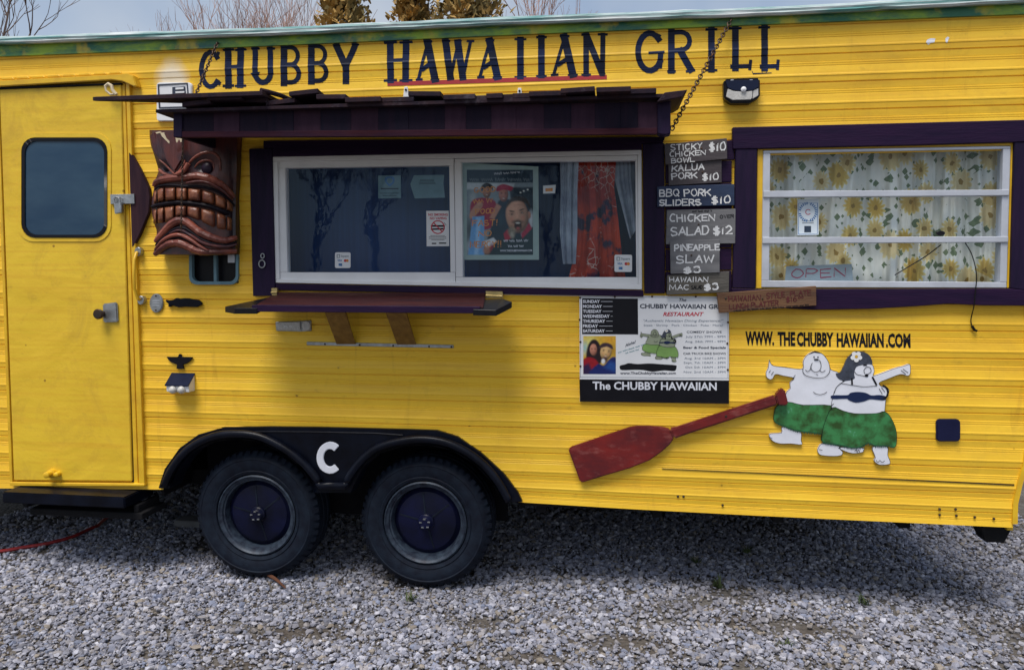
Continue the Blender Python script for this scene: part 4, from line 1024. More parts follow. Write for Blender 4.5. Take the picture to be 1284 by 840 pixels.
def swell(name, mat, pts, r, add, flat=1.0, sm=4):
    m = MB(); path = smooth_path([SK(x, y, add) for x, y in pts], sm)
    n = len(path); rt_ = random.Random(len(pts)*7+int(pts[0][0])); rs = [r*(.35+.65*math.sin(math.pi*min(1,max(0,(i+.6)/(n+.2))))**.5)*rt_.uniform(.90,1.08) for i in range(n)]
    m.tube(path, rs, 9, flat=flat); return m.build(name, mat, tk)
# forehead blade with a chipped top, brow and eye
m = MB(); m.prism([TK(*q) for q in ((62,72),(150,66),(232,70),(236,190),(228,240),(180,318),(128,240),(92,150))], .06, .158); m.build('forehead_blade', 'tiki', tk, bevel=.010, seg=2, smooth=True)
m = MB(); m.prism([TK(*q) for q in ((36,92),(64,70),(92,160),(128,240),(120,246),(88,230),(58,190))], .03, .118); m.build('brow_plate', 'tiki', tk, bevel=.008, seg=2, smooth=True)
m = MB()
for poly in (((98,80),(118,76),(135,112),(152,128),(150,142),(128,120),(108,100)), ((186,96),(205,92),(232,104),(222,132),(200,142),(190,130)), ((70,76),(96,70),(100,78),(76,84))): m.prism([TK(*q) for q in poly], .12, .1595)
m.build('chipped_patch', 'chip', tk)
swell('brow_line', 'tiki_lip', [(92,236),(130,268),(172,312),(188,322),(206,306),(236,262),(242,238)], .0058, .016)
swell('brow_line', 'tiki_lip', [(262,262),(300,222),(352,196),(410,196),(444,232),(450,300)], .0085, -.002)
swell('eye_rim', 'tiki_lip', [(300,282),(325,252),(368,238),(408,252),(412,290)], .006, -.012)
m = MB(); c = SK(362,285,.0); m.disc((c.x, c.y+.02, c.z), ((.030,.0),(.027,-.012),(.016,-.019),(.004,-.021)), 20); m.build('eye', 'tiki_navy', tk, smooth=True)
m = MB(); c = SK(128,285,.0); m.disc((c.x, c.y+.016, c.z), ((.018,.0),(.015,-.010),(.006,-.013)), 16); m.build('eye', 'tiki_dark', tk, smooth=True)
swell('cheek', 'tiki_lip', [(88,292),(120,318),(165,332),(195,332)], .009, -.006)
# nose and upper lip bands
m = MB(); path = smooth_path([SK(x, y, .020) for x, y in ((196,322),(236,300),(262,258))], 4); m.tube(path, [.012]*len(path), 10); m.build('nose', 'tiki_lip', tk, smooth=True)
swell('upper_lip', 'tiki_lip', [(62,392),(80,366),(140,348),(230,340),(320,332),(400,352),(470,392),(530,455)], .021, .002)
swell('upper_lip', 'tiki_dark', [(66,412),(92,390),(160,384),(260,392),(350,396),(430,420),(490,458),(535,505)], .0075, .006)
swell('upper_lip', 'tiki', [(250,372),(330,362),(400,378),(465,418),(520,470)], .008, .020)
# teeth: two rows of carved blocks with a dark gap
m = MB()
g = [(52,512),(100,498),(200,486),(300,492),(390,510),(470,540),(500,550)]
path = smooth_path([SK(x, y, .006) for x, y in g], 4); m.tube(path, [.011]*len(path), 8); m.build('mouth_gap', 'tiki_dark', tk, smooth=True)
ux = [58,78,122,188,256,338,416,484,524]
def top_u(x): return float(np.interp(x, [58,100,180,260,340,420,490,530], [425,398,396,398,408,432,470,500]))
def bot_u(x): return float(np.interp(x, [58,100,200,300,390,470,530], [496,482,472,478,494,524,545]))
def top_l(x): return float(np.interp(x, [58,100,200,300,390,470,530], [528,512,500,508,528,556,580]))
def bot_l(x): return float(np.interp(x, [58,100,150,210,270,340,420,490,530], [610,608,606,566,572,600,640,652,655]))
lx = [56,78,120,182,252,332,424,486,522]
for xs_, tp, bt in ((ux, top_u, bot_u), (lx, top_l, bot_l)):
    for a, c in zip(xs_, xs_[1:]):
        a2, c2 = a+1.5, c-1.5; bm_ = MB(); n = 7; vv = []
        for i in range(n):
            row = []
            for k in range(n):
                u, v = k/(n-1), i/(n-1); x = a2+(c2-a2)*u; y = tp(x)+(bt(x)-tp(x))*v
                e = max(abs(u-.5), abs(v-.5))*2
                row.append(bm_.bm.verts.new(SK(x, y, .012+.016*(1-e**4) - (.02 if e > .99 else 0))))
            vv.append(row)
        for r0, r1 in zip(vv, vv[1:]):
            for k in range(n-1): bm_.bm.faces.new((r0[k], r0[k+1], r1[k+1], r1[k]))
        bm_.build('tooth', 'tiki_tooth', tk, smooth='all')
# lower lips: stacked waves
swell('lower_lip', 'tiki_lip', [(70,715),(110,668),(165,612),(215,590),(262,606),(330,660),(410,695),(480,708),(545,690)], .022, .008)
swell('lower_lip', 'tiki_dark', [(70,735),(120,690),(170,650),(215,634),(260,645),(330,696),(410,728),(480,738),(545,716)], .009, .012)
swell('lower_lip', 'tiki', [(150,668),(215,648),(280,680),(350,722),(430,742),(500,742),(548,730)], .010, .014)
swell('lower_lip', 'tiki_dark', [(66,770),(110,726),(165,694),(220,690),(280,716),(330,755)], .010, .008)
swell('lower_lip', 'tiki_lip', [(66,762),(105,715),(160,682),(215,676),(270,700),(330,742),(380,770)], .010, .018)
swell('lower_lip', 'tiki_lip', [(66,790),(110,752),(160,726),(215,724),(270,746),(320,768),(400,776),(545,770)], .023, .002)

# ---- dark wooden plaque by the door, padlock
m = MB(); m.prism([(161,190),(165,194),(175,211),(183,228),(186.5,236),(188,248),(186.5,266),(176,292),(168,308),(165,311)], .003, .026); single(m, 'wooden_plaque', 'plaque', 'dark pointed wooden plaque fixed beside the yellow door, left of the tiki mask', 'plaque', P(175,250), bevel=.003, seg=2)
pk = thing('padlock', P(148,268,.05), 'small steel padlock hanging from the hasp on the yellow door', 'padlock')
m = MB(); m.prism([(142.5,256),(151.5,253.5),(152.5,266.5),(143.5,268.5)], .037, .060); m.build('lock_body', 'steel', pk, bevel=.003, seg=2)
m = MB(); m.tube(smooth_path([P(x,y,.048) for x,y in ((144,257),(143,250),(146,247.5),(149.5,249),(150.5,255))]), .0042, 8); m.build('shackle', 'steel', pk, smooth=True)

# ---- small ornaments and lamps
op = thing('oval_plate', P(195.5,380), 'grey oval metal plate between the grab handle and a small black ornament', 'metal plate')
m = MB(); m.prism(circ(195.5,380,8.4,11.8,26), .002, .014); m.build('plate', 'steel', op, bevel=.004, seg=2)
for y in (371,389):
    m = MB(); m.disc(P(195.5,y,.014), ((.0042,.004),(.0042,-.003)), 10); m.build('rivet', 'dark_steel', op)
m = MB()
for y in (377,380,383): m.prism([(191,y-.4),(200,y-.4),(200,y+.4),(191,y+.4)], .012, .0155)
m.build('embossed_line', 'alu', op)
m = MB(); m.prism([(207,376),(211,376.5),(217,376),(221,373.5),(225,374.5),(231,374),(236,374),(241,375.5),(248,376),(250,377.5),(253,380),(252.5,382.5),(249,383.5),(247,385.2),(240,385),(232,384.6),(224,385.5),(219,384),(215,382.5),(213.5,385),(210.5,384.5),(211,380.5),(208,379)], .004, .020)
single(m, 'lizard_ornament', 'fender', 'small long black ornament with stubby legs, right of the oval metal plate', 'ornament', P(230,380), bevel=.003, seg=2)
m = MB(); m.prism([(208.5,447.5),(222,447.6),(223.5,446.5),(224,443.8),(226.5,443.8),(227.5,446.8),(229,447.6),(241.5,447.8),(238,453),(233,456),(229,457.2),(230.4,462.5),(221,462.5),(221.8,457.2),(215,454.5),(211,451)], .004, .014)
single(m, 'eagle_ornament', 'black', 'small black spread-wing eagle ornament above the white motion lamp', 'ornament', P(225,453), bevel=.001)
sl_ = thing('solar_lamp', P(227,482), 'small white motion lamp with slanted dark top and two round lenses beside the door', 'lamp')
m = MB(); a = [P(216,470,0), P(243,469.5,0), P(243,490,0), P(216,491,0)]
def off(p, o): return (p.x, -o, p.z)
m.hexa([off(a[3],.004), off(a[2],.004), off(a[2],.004), off(a[3],.004), off(a[0],.004), off(a[1],.004), off(a[1],.004), off(a[0],.004)]) if False else None
q0, q1 = P(215,468,.01), P(243,468,.01); b0, b1 = P(211.5,483.5,.075), P(234.5,483.5,.075); zl = P(225,491,.05).z
xm0, xm1 = q0.x, q1.x
m.hexa([(xm0,-.06,zl),(xm1,-.06,zl),(xm1,-.003,zl),(xm0,-.003,zl),(xm0,-.064,b0.z-.004),(xm1,-.064,b0.z-.004),(xm1,-.003,q0.z-.004),(xm0,-.003,q0.z-.004)]); m.build('lamp_body', 'white', sl_, bevel=.002)
m = MB(); m.hexa([(xm0-.004,-.070,b0.z-.003),(xm1+.002,-.070,b0.z-.003),(xm1+.002,.0,q0.z-.003),(xm0-.004,.0,q0.z-.003),(xm0-.004,-.070,b0.z+.003),(xm1+.002,-.070,b0.z+.003),(xm1+.002,.0,q0.z+.003),(xm0-.004,.0,q0.z+.003)]); m.build('solar_panel', 'solar', sl_)
for px in (217.5, 228.5):
    m = MB(); c = P(px,488.5,.06); m.disc(c, ((.021,.01),(.021,-.010),(.016,-.020),(.006,-.025)), 18); m.build('lamp_lens', 'led', sl_, smooth=True)
def SQ(x, y): return (890+x/14, 80+y/14)
sec = thing('security_lamp', P(930,114), 'black solar security lamp with ribbed clear cover under the last word of the sign', 'lamp')
out = [SQ(*q) for q in ((245,320),(262,282),(300,268),(560,256),(845,250),(872,262),(884,300),(884,560),(870,590),(720,682),(690,692),(395,695),(370,690),(265,612),(248,580))]
m = MB(); m.prism(out, .003, .055); m.build('lamp_body', 'black', sec, bevel=.006, seg=2)
m = MB(); m.prism([SQ(*q) for q in ((275,300),(860,285),(860,415),(760,465),(640,480),(540,480),(420,470),(310,425))], .04, .062); m.build('solar_panel', 'solar', sec, bevel=.002)
m = MB(); m.prism([SQ(*q) for q in ((318,440),(420,478),(540,488),(650,488),(752,474),(745,600),(720,632),(400,640),(285,582))], .04, .060); m.build('lamp_cover', 'led', sec, bevel=.002)
m = MB(); m.prism([SQ(*q) for q in ((762,470),(855,425),(855,560),(752,622))], .04, .058); m.build('lamp_cover', 'led', sec, bevel=.002)
m = MB(); c = P(*SQ(592,455), .062); m.disc(c, ((.013,.005),(.012,-.006),(.005,-.011)), 16); m.build('sensor', 'white', sec, smooth=True)
for x in (392,726):
    m = MB(); m.prism([SQ(x-26,282),SQ(x+26,278),SQ(x+26,294),SQ(x-26,298)], .04, .057); m.build('clip', 'alu', sec)

# ---- serving shelf
SF = .30
sh = thing('serving_shelf', P(470,380), 'dark red-brown fold-down shelf under the serving window, on two slanted wooden struts', 'shelf')
bl, br_ = P(342,367,.03), P(609,368,.03); fl, fr = P(318,384,SF), P(606,384.5,SF)
m = MB(); th = .022
m.hexa([(fl.x,-SF,fl.z-th),(fr.x,-SF,fr.z-th),(br_.x,-.035,br_.z-th-.012),(bl.x,-.035,bl.z-th-.012),(fl.x,-SF,fl.z),(fr.x,-SF,fr.z),(br_.x,-.035,br_.z-.012),(bl.x,-.035,bl.z-.012)]); m.build('shelf_board', 'red_wood', sh, bevel=.002)
m = MB(); a, c = P(316,384.2,SF+.012), P(602,384.8,SF+.012); m.box(a.x, c.x, -SF-.016, -SF+.05, a.z-.026, a.z+.006); m.build('front_edge', 'purple_wood', sh, bevel=.002)
m = MB(); m.prism([(347,366.5),(608,367.6),(608,379),(347,377)], .031, .045); m.build('back_board', 'red_wood', sh, bevel=.001)
def wing(pts3, name):
    m = MB(); a = [m.bm.verts.new(p) for p in pts3]; b_ = [m.bm.verts.new((p[0],p[1],p[2]-.028)) for p in pts3]
    m.bm.faces.new(a); m.bm.faces.new(b_[::-1]); n = len(a)
    for i in range(n): m.bm.faces.new((a[i], b_[i], b_[(i+1)%n], a[(i+1)%n]))
    return m.build(name, 'black', sh, bevel=.002)
wing([P(282,384.5,SF-.03), P(294,386.5,SF+.02), P(322,386.5,SF+.02), P(346,374,.06), P(338,372.5,.04)], 'end_wing')
wing([P(642,378.5,SF-.04), P(622,389,SF+.03), P(593,388,SF+.03), P(606,376,.10), P(630,374.5,.08)], 'end_wing')
for pts in ([(340,361.5),(347.5,361),(347.5,372),(341,373)], [(609,365),(630,365.5),(631,374),(609,374)]):
    m = MB(); m.prism(pts, .028, .044); m.tube([P(pts[0][0],pts[0][1]+5.5,.046), P(pts[1][0],pts[1][1]+6,.046)], .006, 8); m.build('hinge', 'brass', sh, bevel=.001)
for a, c in (((405,386),(422,431.5)), ((482,388),(498,432))):
    t0, t1 = P(a[0],a[1],.26), P(a[0]+25,a[1],.26); u0, u1 = P(c[0],c[1],.012), P(c[0]+24,c[1],.012)
    m = MB(); dn = Vector((0,.014,-.016))
    m.hexa([u0, u1, u1+Vector((0,.004,-.004)), u0+Vector((0,.004,-.004)), t0, t1, t1+Vector((0,.03,0)), t0+Vector((0,.03,0))]); m.build('strut', 'strut', sh)
m = MB(); m.prism([(384.5,428.5),(568.5,432.5),(568.5,436.5),(384.5,432.8)], .003, .012); rl = m.build('wall_rail', 'steel', sh, bevel=.001)
for x in (407.5,451,493,538,566):
    m = MB(); m.disc(P(x, 431+(x-384)*.022, .012), ((.005,.002),(.005,-.0015)), 10); m.build('rail_hole', 'black', rl)

# ---- backboards and hand lettered menu boards
bb = thing('menu_backboard', P(875,280), 'row of dark horizontal boards between the two windows, behind the menu boards', 'backboard')
ye = [180,203,231,259,286,313,341,369]
for i, (a, c) in enumerate(zip(ye, ye[1:])):
    xR_ = 921 if i < 1 else 917.5; xL_ = 834.6
    m = MB(); m.prism([(xL_,a+ (0 if i else 0)),(xR_,a-(1.5 if i else 4)),(xR_,c-2.6),(xL_,c-1.3)], .004, .020); m.build('board', 'purple_wood', bb, bevel=.002)
def board(name, pts, mat, label, texts, cat='menu board', off=.040, th=.016, ink='chalk', dots=(), small=()):
    cx = sum(p[0] for p in pts)/4; cy = sum(p[1] for p in pts)/4
    r = thing(name, P(cx, cy, off), label, cat, 'hand lettered menu boards')
    m = MB(); m.prism(pts, off-th, off); m.build('plank', mat, r, bevel=.002)
    m = MB()
    for (s0, a0, a1, b0_, b1_, h0, w0) in texts: hand(m, s0, a0, a1, b0_, b1_, h0*.9, w0, off+.0008)
    m.build('lettering', ink, r)
    if small:
        for tx in small:
            m = MB(); hand(m, *tx, off+.0008) if tx[0] in ('OVER','SALAD') else squiggle(m, *tx[1:], off+.0008, len(tx[0])); m.build('small_lettering', 'ink', r)
    m = MB()
    m.bm.free()
    for x, y in dots:
        m = MB(); m.disc(P(x, y, off), ((.0045,.002),(.0045,-.003),(.002,-.004)), 8); m.build('screw', 'dark_steel', r)
    return r
board('menu_board', [(833,181),(911.5,173.5),(912,199.5),(834.5,206.5)], 'slate2', 'grey menu board lettered sticky chicken bowl $10, topmost of the column',
      [('STICKY',841,880,189.2,186.6,7.4,1.3),('CHICKEN',840,884.5,197,194.4,6.7,1.3),('BOWL',842,871,204.6,202.8,5.8,1.3),('$10',889,910,189.8,188.6,11.4,1.8)], off=.046, dots=((879.5,186.5),))
board('menu_board', [(838,204.5),(905,200.8),(905,229),(838.5,233)], 'slate2', 'small brownish menu board lettered kalua pork $10, second from the top',
      [('KALUA',842.5,882.5,215,212.6,8.2,1.6),('PORK',842.5,874,225.2,223.6,8,1.6),('$10',880.5,901,226.4,225.4,9.2,1.7)], off=.036, dots=((881,216),))
board('menu_board', [(824,234),(921,231),(921,257.6),(824,259.8)], 'slate3', 'navy blue menu board lettered BBQ pork sliders $10',
      [('BBQ',827,851,246.4,245.6,8.8,1.6),('PORK',858,891,246.4,245.8,9.2,1.6),('SLIDERS',827,878.5,258,257,7.6,1.6),('$10',892,916,255.8,254.6,10,1.7)], off=.044)
board('menu_board', [(836.2,263.4),(922.5,262),(922,305.4),(835,306.6)], 'slate4', 'largest pale grey menu board lettered chicken salad $12',
      [('CHICKEN',840,896,278.2,277,9.4,1.7),('SALAD',841.5,888.5,295.4,293.6,11,1.9),('$12',894.5,918,294.6,293.6,10.6,1.8)], off=.038, dots=((876,281.6),), small=[('ROMAINE',868,893,266.6,265.8,2.4,.8),('OVER',903,920,274,273,4,.8)])
board('menu_board', [(840,302.5),(902.5,300.5),(902.5,342),(841,343.6)], 'slate4', 'pale grey menu board lettered pineapple slaw $3, below the chicken salad board',
      [('PINEAPPLE',846,902,315,313,7.8,1.7),('SLAW',848,894.5,330,328.8,10,1.8),('$3',856.5,879,342.6,341.6,8,1.7)], off=.048, dots=((867,320),))
board('menu_board', [(836.5,345.2),(914.5,340.4),(914,366.4),(836,370)], 'slate5', 'rough brownish grey menu board lettered Hawaiian mac $3, lowest of the column',
      [('HAWAIIAN',840,887,354,353,6.4,1.1),('MAC',840,864,363.8,362.8,6.8,1.1),('$3',882.5,901,364,363,8.4,1.8)], off=.040, dots=((878,346.5),), small=[('SALAD',867,880.5,362.6,362,4,.9)])
board('plank_sign', [(899,367.8),(1023.5,358.6),(1023.8,383.2),(901.8,392.6)], 'plank', 'brown tilted plank lettered Hawaiian style plate in dark red, under the louvre window',
      [('HAWAIIAN',914,953,378.4,376,7.2,1.15),('STYLE',961,984,374.6,372.6,7.4,1.15),('PLATE',991,1017,371.2,369.6,6.4,1.15),('LUNCH',914.5,938,388,386,6.4,1.15),('PLATTER',942,976,385,382.4,6.2,1.15),('$16',985.5,999,379,378,6.8,1.15),('00',1001,1007.5,374.5,374,3,.9)], off=.060, th=.022, ink='redmark', cat='plank sign', dots=((910,374),(956,374.6)),
      small=[('CHOICE OF PORK,',920,958,391.2,388.2,2.4,.75),('PORK, HAM,',960,984,388,386.4,2.3,.75),('SAUCE, RICE',986,1014,386,383.4,2.3,.75)])

# ---- printed banner panel
bn = thing('restaurant_sign', P(820,438), 'white printed restaurant sign with weekday list, couple photo and black band along its foot', 'sign')
m = MB(); m.prism([(726.5,370),(914,372),(914,506),(727,503.3)], .0085, .014); m.build('panel', 'white', bn, bevel=.001)
def BQ(x, y): return (700+x/5.25, 360+y/5.25)
O = .0148
m = MB(); flat(m, [BQ(*q) for q in ((139,606),(1124,614),(1124,767),(143,753))], O-.0003); m.build('black_band', 'black', bn)
m = MB(); flat(m, [BQ(*q) for q in ((157,73),(524,76),(526,312),(157,310))], O-.0003); m.build('day_box', 'ink', bn)
m = MB(); pts = [BQ(*q) for q in sm_closed([(408,516),(440,508),(465,500),(520,506),(600,502),(690,508),(772,514),(778,530),(765,552),(700,548),(620,556),(560,546),(500,544),(420,546),(405,532)])]
flat(m, pts, O-.0003); m.build('blacked_out_line', 'ink', bn)
for i, (s, x1) in enumerate((('SUNDAY',274),('MONDAY',288),('TUESDAY',285),('WEDNESDAY',339),('THURSDAY',309),('FRIDAY',262),('SATURDAY',306))):
    m = MB(); y = 104+i*32.3; a = BQ(162, y); c = BQ(x1, y); printed(m, s, a[0], c[0], a[1], c[1]+.05, 3.7, O, .03)
    d0, d1 = BQ(x1+8, y-9), BQ(357, y-9); ribbon_px(m, [d0, d1], .45, O); m.build('day_lettering', 'offwhite', bn)
m = MB(); a, c = BQ(226,672), BQ(1043,678); printed(m, 'The CHUBBY HAWAIIAN', a[0], c[0], a[1], c[1], 9.6, O, .025); m.build('white_lettering', 'offwhite', bn)
def bt(mat, s, x0, x1, y, h, b_=.0, sh_=.0, dy=0):
    mb = MB(); a, c = BQ(x0, y), BQ(x1, y+dy); printed(mb, s, a[0], c[0], a[1], c[1], h/5.25, O, b_, sh_); mb.build('lettering', mat, bn)
bt('ink_dark', 'The', 796, 843, 94, 20, .02, .3); bt('ink_dark', 'CHUBBY HAWAIIAN GRILL', 537, 1112, 139, 28, .03, 0, 4); bt('ink_dark', 'Aloha!', 440, 510, 394, 19, .02, .2, -26)
bt('ink_dark', 'COMEDY SHOWS', 845, 1075, 303, 15, .01); bt('ink_dark', 'Beer & Food Specials', 823, 1103, 405, 15, .025); bt('ink_dark', 'CAR·TRUCK·BIKE SHOWS', 823, 1103, 444, 14, .01); bt('ink_dark', 'www.TheChubbyHawaiian.com', 407, 775, 573, 15, .03)
bt('red_ink', 'RESTAURANT', 690, 958, 190, 25, .025, .25)
bt('grey_ink', '"Authentic Hawaiian Dining Experience!"', 560, 1088, 229, 16, .0, .25); bt('grey_ink', 'Steak · Shrimp · Pork · Chicken · Poke · More!', 562, 1082, 258, 14)
for s, y, x0 in (('July 27th 7PM - 9PM',333,838),('Aug. 24th 7PM - 9PM',365,834),('Aug. 3rd 10AM - 3PM',475,830),('Sept. 7th 10AM - 3PM',504,826),('Oct 5th 10AM - 3PM',534,836),('Nov. 2nd 10AM - 3PM',565,826)): bt('grey_ink', s, x0, 1100, y, 14)
for q0, q1, hh in (((393,437),(578,379),1.9), ((442,440),(540,412),1.6)):
    m = MB(); a, c = BQ(*q0), BQ(*q1); squiggle(m, a[0], c[0], a[1], c[1], hh, .4, O, int(q0[0])); m.build('lettering', 'teal_ink', bn)
m = MB(); 
for a, c in (((140,592),(1122,600)), ((146,66),(146,590)), ((1117,66),(1117,596)), ((146,66),(1117,70))): ribbon_px(m, [BQ(*a), BQ(*c)], .45, O)
m.build('border_line', 'grey_ink', bn)
for q in ((144,70),(372,66),(618,62),(905,62),(140,214),(146,360),(146,520),(1117,232),(1113,370),(1116,543)):
    m = MB(); m.disc(P(*BQ(*q), O), ((.005,.002),(.005,-.0025),(.002,-.0035)), 10); m.build('screw', 'dark_steel', bn)
# photo of a couple
def pic(parent, name, mat, pts, o): 
    m = MB(); flat(m, sm_closed(pts) if len(pts) > 4 else pts, o); return m.build(name, mat, parent)
pc = Picture(165,322,379,572,4,(.62,.40,.05),3)
pc.blob(205,380,70,90,(.70,.72,.25),.8,.9); pc.blob(175,400,30,60,(.15,.45,.60),.7,.9); pc.blob(340,350,70,50,(.70,.33,.03),.8,.9); pc.blob(360,420,40,60,(.30,.14,.02),.7,.9)
pc.poly([(185,480),(190,400),(215,352),(248,346),(276,384),(288,455),(280,500),(225,520)],(.02,.012,.016),10)
pc.face(232,412,26,42,(.50,.22,.15),(.03,.02,.02)); pc.face(314,428,40,54,(.62,.40,.18),(.05,.03,.03),rot=8)
pc.poly([(268,404),(284,374),(318,366),(352,380),(360,410),(320,392)],(.05,.03,.04),8); pc.blob(304,480,30,28,(.06,.03,.04),.9,.5); pc.blob(296,488,16,22,(.75,.75,.78),.9,.5)
pc.poly([(160,480),(215,462),(262,496),(276,580),(160,580)],(.28,.012,.02),10); pc.poly([(160,520),(200,500),(240,580),(160,580)],(.03,.015,.06),20)
pc.poly([(262,505),(300,515),(345,465),(385,470),(385,580),(200,580)],(.012,.02,.12),10); pc.poly([(300,530),(340,490),(380,500),(380,560)],(.02,.08,.30),24,op=.7)
pc.mesh(BQ, O, bn, 'photo')
# the small printed pair of dancers
def duo(parent, f, o, body, skirt, lines):
    pass
FB = lambda x, y: BQ(540+(x-60)*.292, 278+(y-55)*.288)
# ---- cut-out of two dancers, and the same pair printed small on the sign
MAN = [(78,112),(84,130),(105,150),(180,160),(280,172),(302,160),(300,130),(310,100),(340,70),(378,56),(420,68),(450,98),(470,135),(482,175),(540,200),(560,270),(500,420),(480,430),(300,410),(195,390),(184,350),(195,318),(215,300),(214,262),(240,232),(170,216),(118,206),(100,232),(82,240),(60,225),(56,195),(70,165)]
WOMAN = [(625,225),(640,150),(700,137),(752,140),(768,185),(760,215),(800,205),(900,168),(960,152),(1000,140),(1006,170),(1003,205),(985,216),(940,206),(860,235),(800,262),(815,285),(850,290),(866,320),(845,365),(838,430),(830,455),(780,464),(640,464),(500,430),(485,410),(495,360),(505,320),(530,278),(575,250)]
MAN, WOMAN = sm_closed(MAN), sm_closed(WOMAN)
HAIR = [(515,200),(545,195),(570,150),(590,105),(625,70),(660,55),(715,66),(745,95),(756,140),(735,140),(700,143),(655,155),(640,180),(636,210),(640,232),(605,247),(565,248),(530,232)]
SK1 = [(200,388),(300,408),(490,412),(478,480),(440,560),(428,598),(340,590),(250,578),(170,548),(112,520),(108,470),(128,415)]
SK2 = [(490,425),(560,445),(640,464),(780,463),(832,450),(870,480),(905,550),(916,620),(905,685),(850,678),(780,678),(725,660),(690,684),(620,690),(540,672),(430,655),(425,600),(440,530)]
FEET = [[(165,552),(278,578),(286,640),(290,668),(220,662),(150,662),(100,645),(76,612),(90,596),(158,590)], [(430,662),(530,676),(545,700),(560,718),(550,738),(500,744),(420,738),(396,715),(402,686)], [(540,686),(690,690),(696,705),(690,718),(625,726),(560,705)], [(758,684),(852,682),(856,735),(872,780),(862,798),(800,800),(768,775),(775,750)]]
BRA = [(490,345),(590,343),(612,328),(660,322),(712,328),(750,345),(800,342),(845,352),(836,376),(790,374),(740,370),(700,384),(645,392),(600,376),(585,366),(495,368)]
LINES = [[(315,178),(330,188),(345,176),(352,150),(360,132)], [(384,108),(410,118),(418,150),(408,180),(380,192),(356,176),(350,150)], [(408,180),(425,192),(445,180)], [(368,322),(385,335),(412,340),(440,333),(456,322)], [(300,165),(298,190),(320,215),(380,230),(440,226),(472,195),(476,165)], [(384,206),(398,210)], [(234,232),(248,212)],
         [(640,190),(652,206),(690,215),(722,222)], [(705,200),(700,178),(720,158),(742,165),(746,190),(725,205)], [(504,330),(520,290),(560,258)], [(545,265),(640,280),(700,288),(785,282)], [(500,400),(486,415),(490,440)], [(800,300),(820,335)], [(815,292),(838,322)], [(75,195),(85,180)], [(90,210),(104,190)], [(945,180),(975,205)], [(958,172),(990,195)], [(82,620),(96,630)], [(404,700),(425,705)], [(780,770),(792,785),(805,772),(820,786),(835,775)], [(640,712),(650,700),(655,718),(665,702),(672,718)]]
HAIR, SK1, SK2, BRA = map(sm_closed, (HAIR, SK1, SK2, BRA)); FEET = [sm_closed(q) for q in FEET]; LINES = [[tuple(v) for v in smooth_path([Vector(q) for q in l], 3)] for l in LINES]
rr = random.Random(5)
def fringe(pts, step=9):
    out = []
    for (ax,ay),(bx,by) in zip(pts, pts[1:]):
        n = max(1, int(math.hypot(bx-ax,by-ay)/step))
        for i in range(n):
            x, y = ax+(bx-ax)*i/n, ay+(by-ay)*i/n; out.append([(x,y-8),(x+rr.uniform(-5,5),y+9)])
    return out
FRINGE = fringe([(125,526),(170,548),(250,578),(340,590),(420,598)])+fringe([(432,654),(540,672),(620,690),(690,684),(725,660),(780,678),(850,678),(900,684)])
def dancers(parent, f, lw, o, body, skirt, thick=None):
    def lay(name, mat, polys, o0, o1):
        m = MB()
        for pl in polys:
            if thick: m.prism([f(*q) for q in pl], o0, o1)
            else: flat(m, [f(*q) for q in pl], o1)
        return m.build(name, mat, parent)
    lay('man_figure', body[0], [MAN], .004, o); lay('woman_figure', body[0], [WOMAN], .004, o+.0012)
    lay('feet', body[0], FEET, .004, o-.0012)
    lay('grass_skirt', skirt, [SK1], .004, o+.0006); lay('grass_skirt', skirt, [SK2], .004, o+.0022)
    lay('hair', 'hair', [HAIR], .004, o+.0018)
    lay('top', 'letter', [BRA], o, o+.0030)
    lay('man_hair', 'print_hair', [[(338,74),(378,52),(425,68),(400,66),(372,62)]], o-.001, o+.0014)
    lay('eyes', 'ink', [circ(372,92,4,5,8), circ(398,93,4,5,8), circ(386,109,14,5,10), circ(708,146,14,4,10), circ(718,212,12,9,10)], o, o+.0036)
    m = MB()
    for i, l in enumerate(LINES): ribbon_px(m, [f(*q) for q in l], lw, o+.0034+.00003*(i%6))
    for i, l in enumerate(([(620,235),(622,270)], [(757,226),(782,274)])): ribbon_px(m, [f(*q) for q in l], lw*3.2, o+.0033)
    ribbon_px(m, [f(*q) for q in arc(820,325,38,44,70,-80,8)], lw*3.4, o+.0032)
    # inked outlines round each painted shape
    for k, pl in enumerate((MAN, WOMAN, SK1, SK2, *FEET)):
        oo = (o+.0002, o+.0014, o+.0008, o+.0024, o-.0010, o-.001, o-.001, o-.001)[k]
        ribbon_px(m, [f(*q) for q in pl]+[f(*pl[0])], lw*.8, oo+.0003)
    m.build('ink_lines', 'ink', parent)
    m = MB()
    for i, l in enumerate(FRINGE): ribbon_px(m, [f(*q) for q in l], lw*.9, o+.0028+.00004*(i%5))
    m.build('skirt_fringe', skirt if not thick else 'skirt_dark', parent)
    pet = [circ(650+24*math.cos(a), 90+22*math.sin(a), 16, 15, 10) for a in [2*math.pi*k/5+.3 for k in range(5)]]
    m = MB()
    for i, pl in enumerate(pet): flat(m, [f(*q) for q in pl], o+.0036+.0001*i)
    m.build('flower', 'white', parent)
    m = MB(); flat(m, [f(*q) for q in circ(650,90,11,11,10)], o+.0044); m.build('flower_centre', 'print_gold', parent)
M['skirt_dark'] = plain('dark_green_fringe', (.01,.09,.05), .6)
dancers(bn, FB, .45, O+.0006, ('print_olive',), 'print_green')
ct = thing('dancer_cutout', P(1050,510), 'painted cut-out of two round dancers in green grass skirts with arms spread', 'cut-out')
dancers(ct, lambda x, y: (950+x/5.25, 430+y/5.25), .7, .016, ('offwhite',), 'skirt', True)

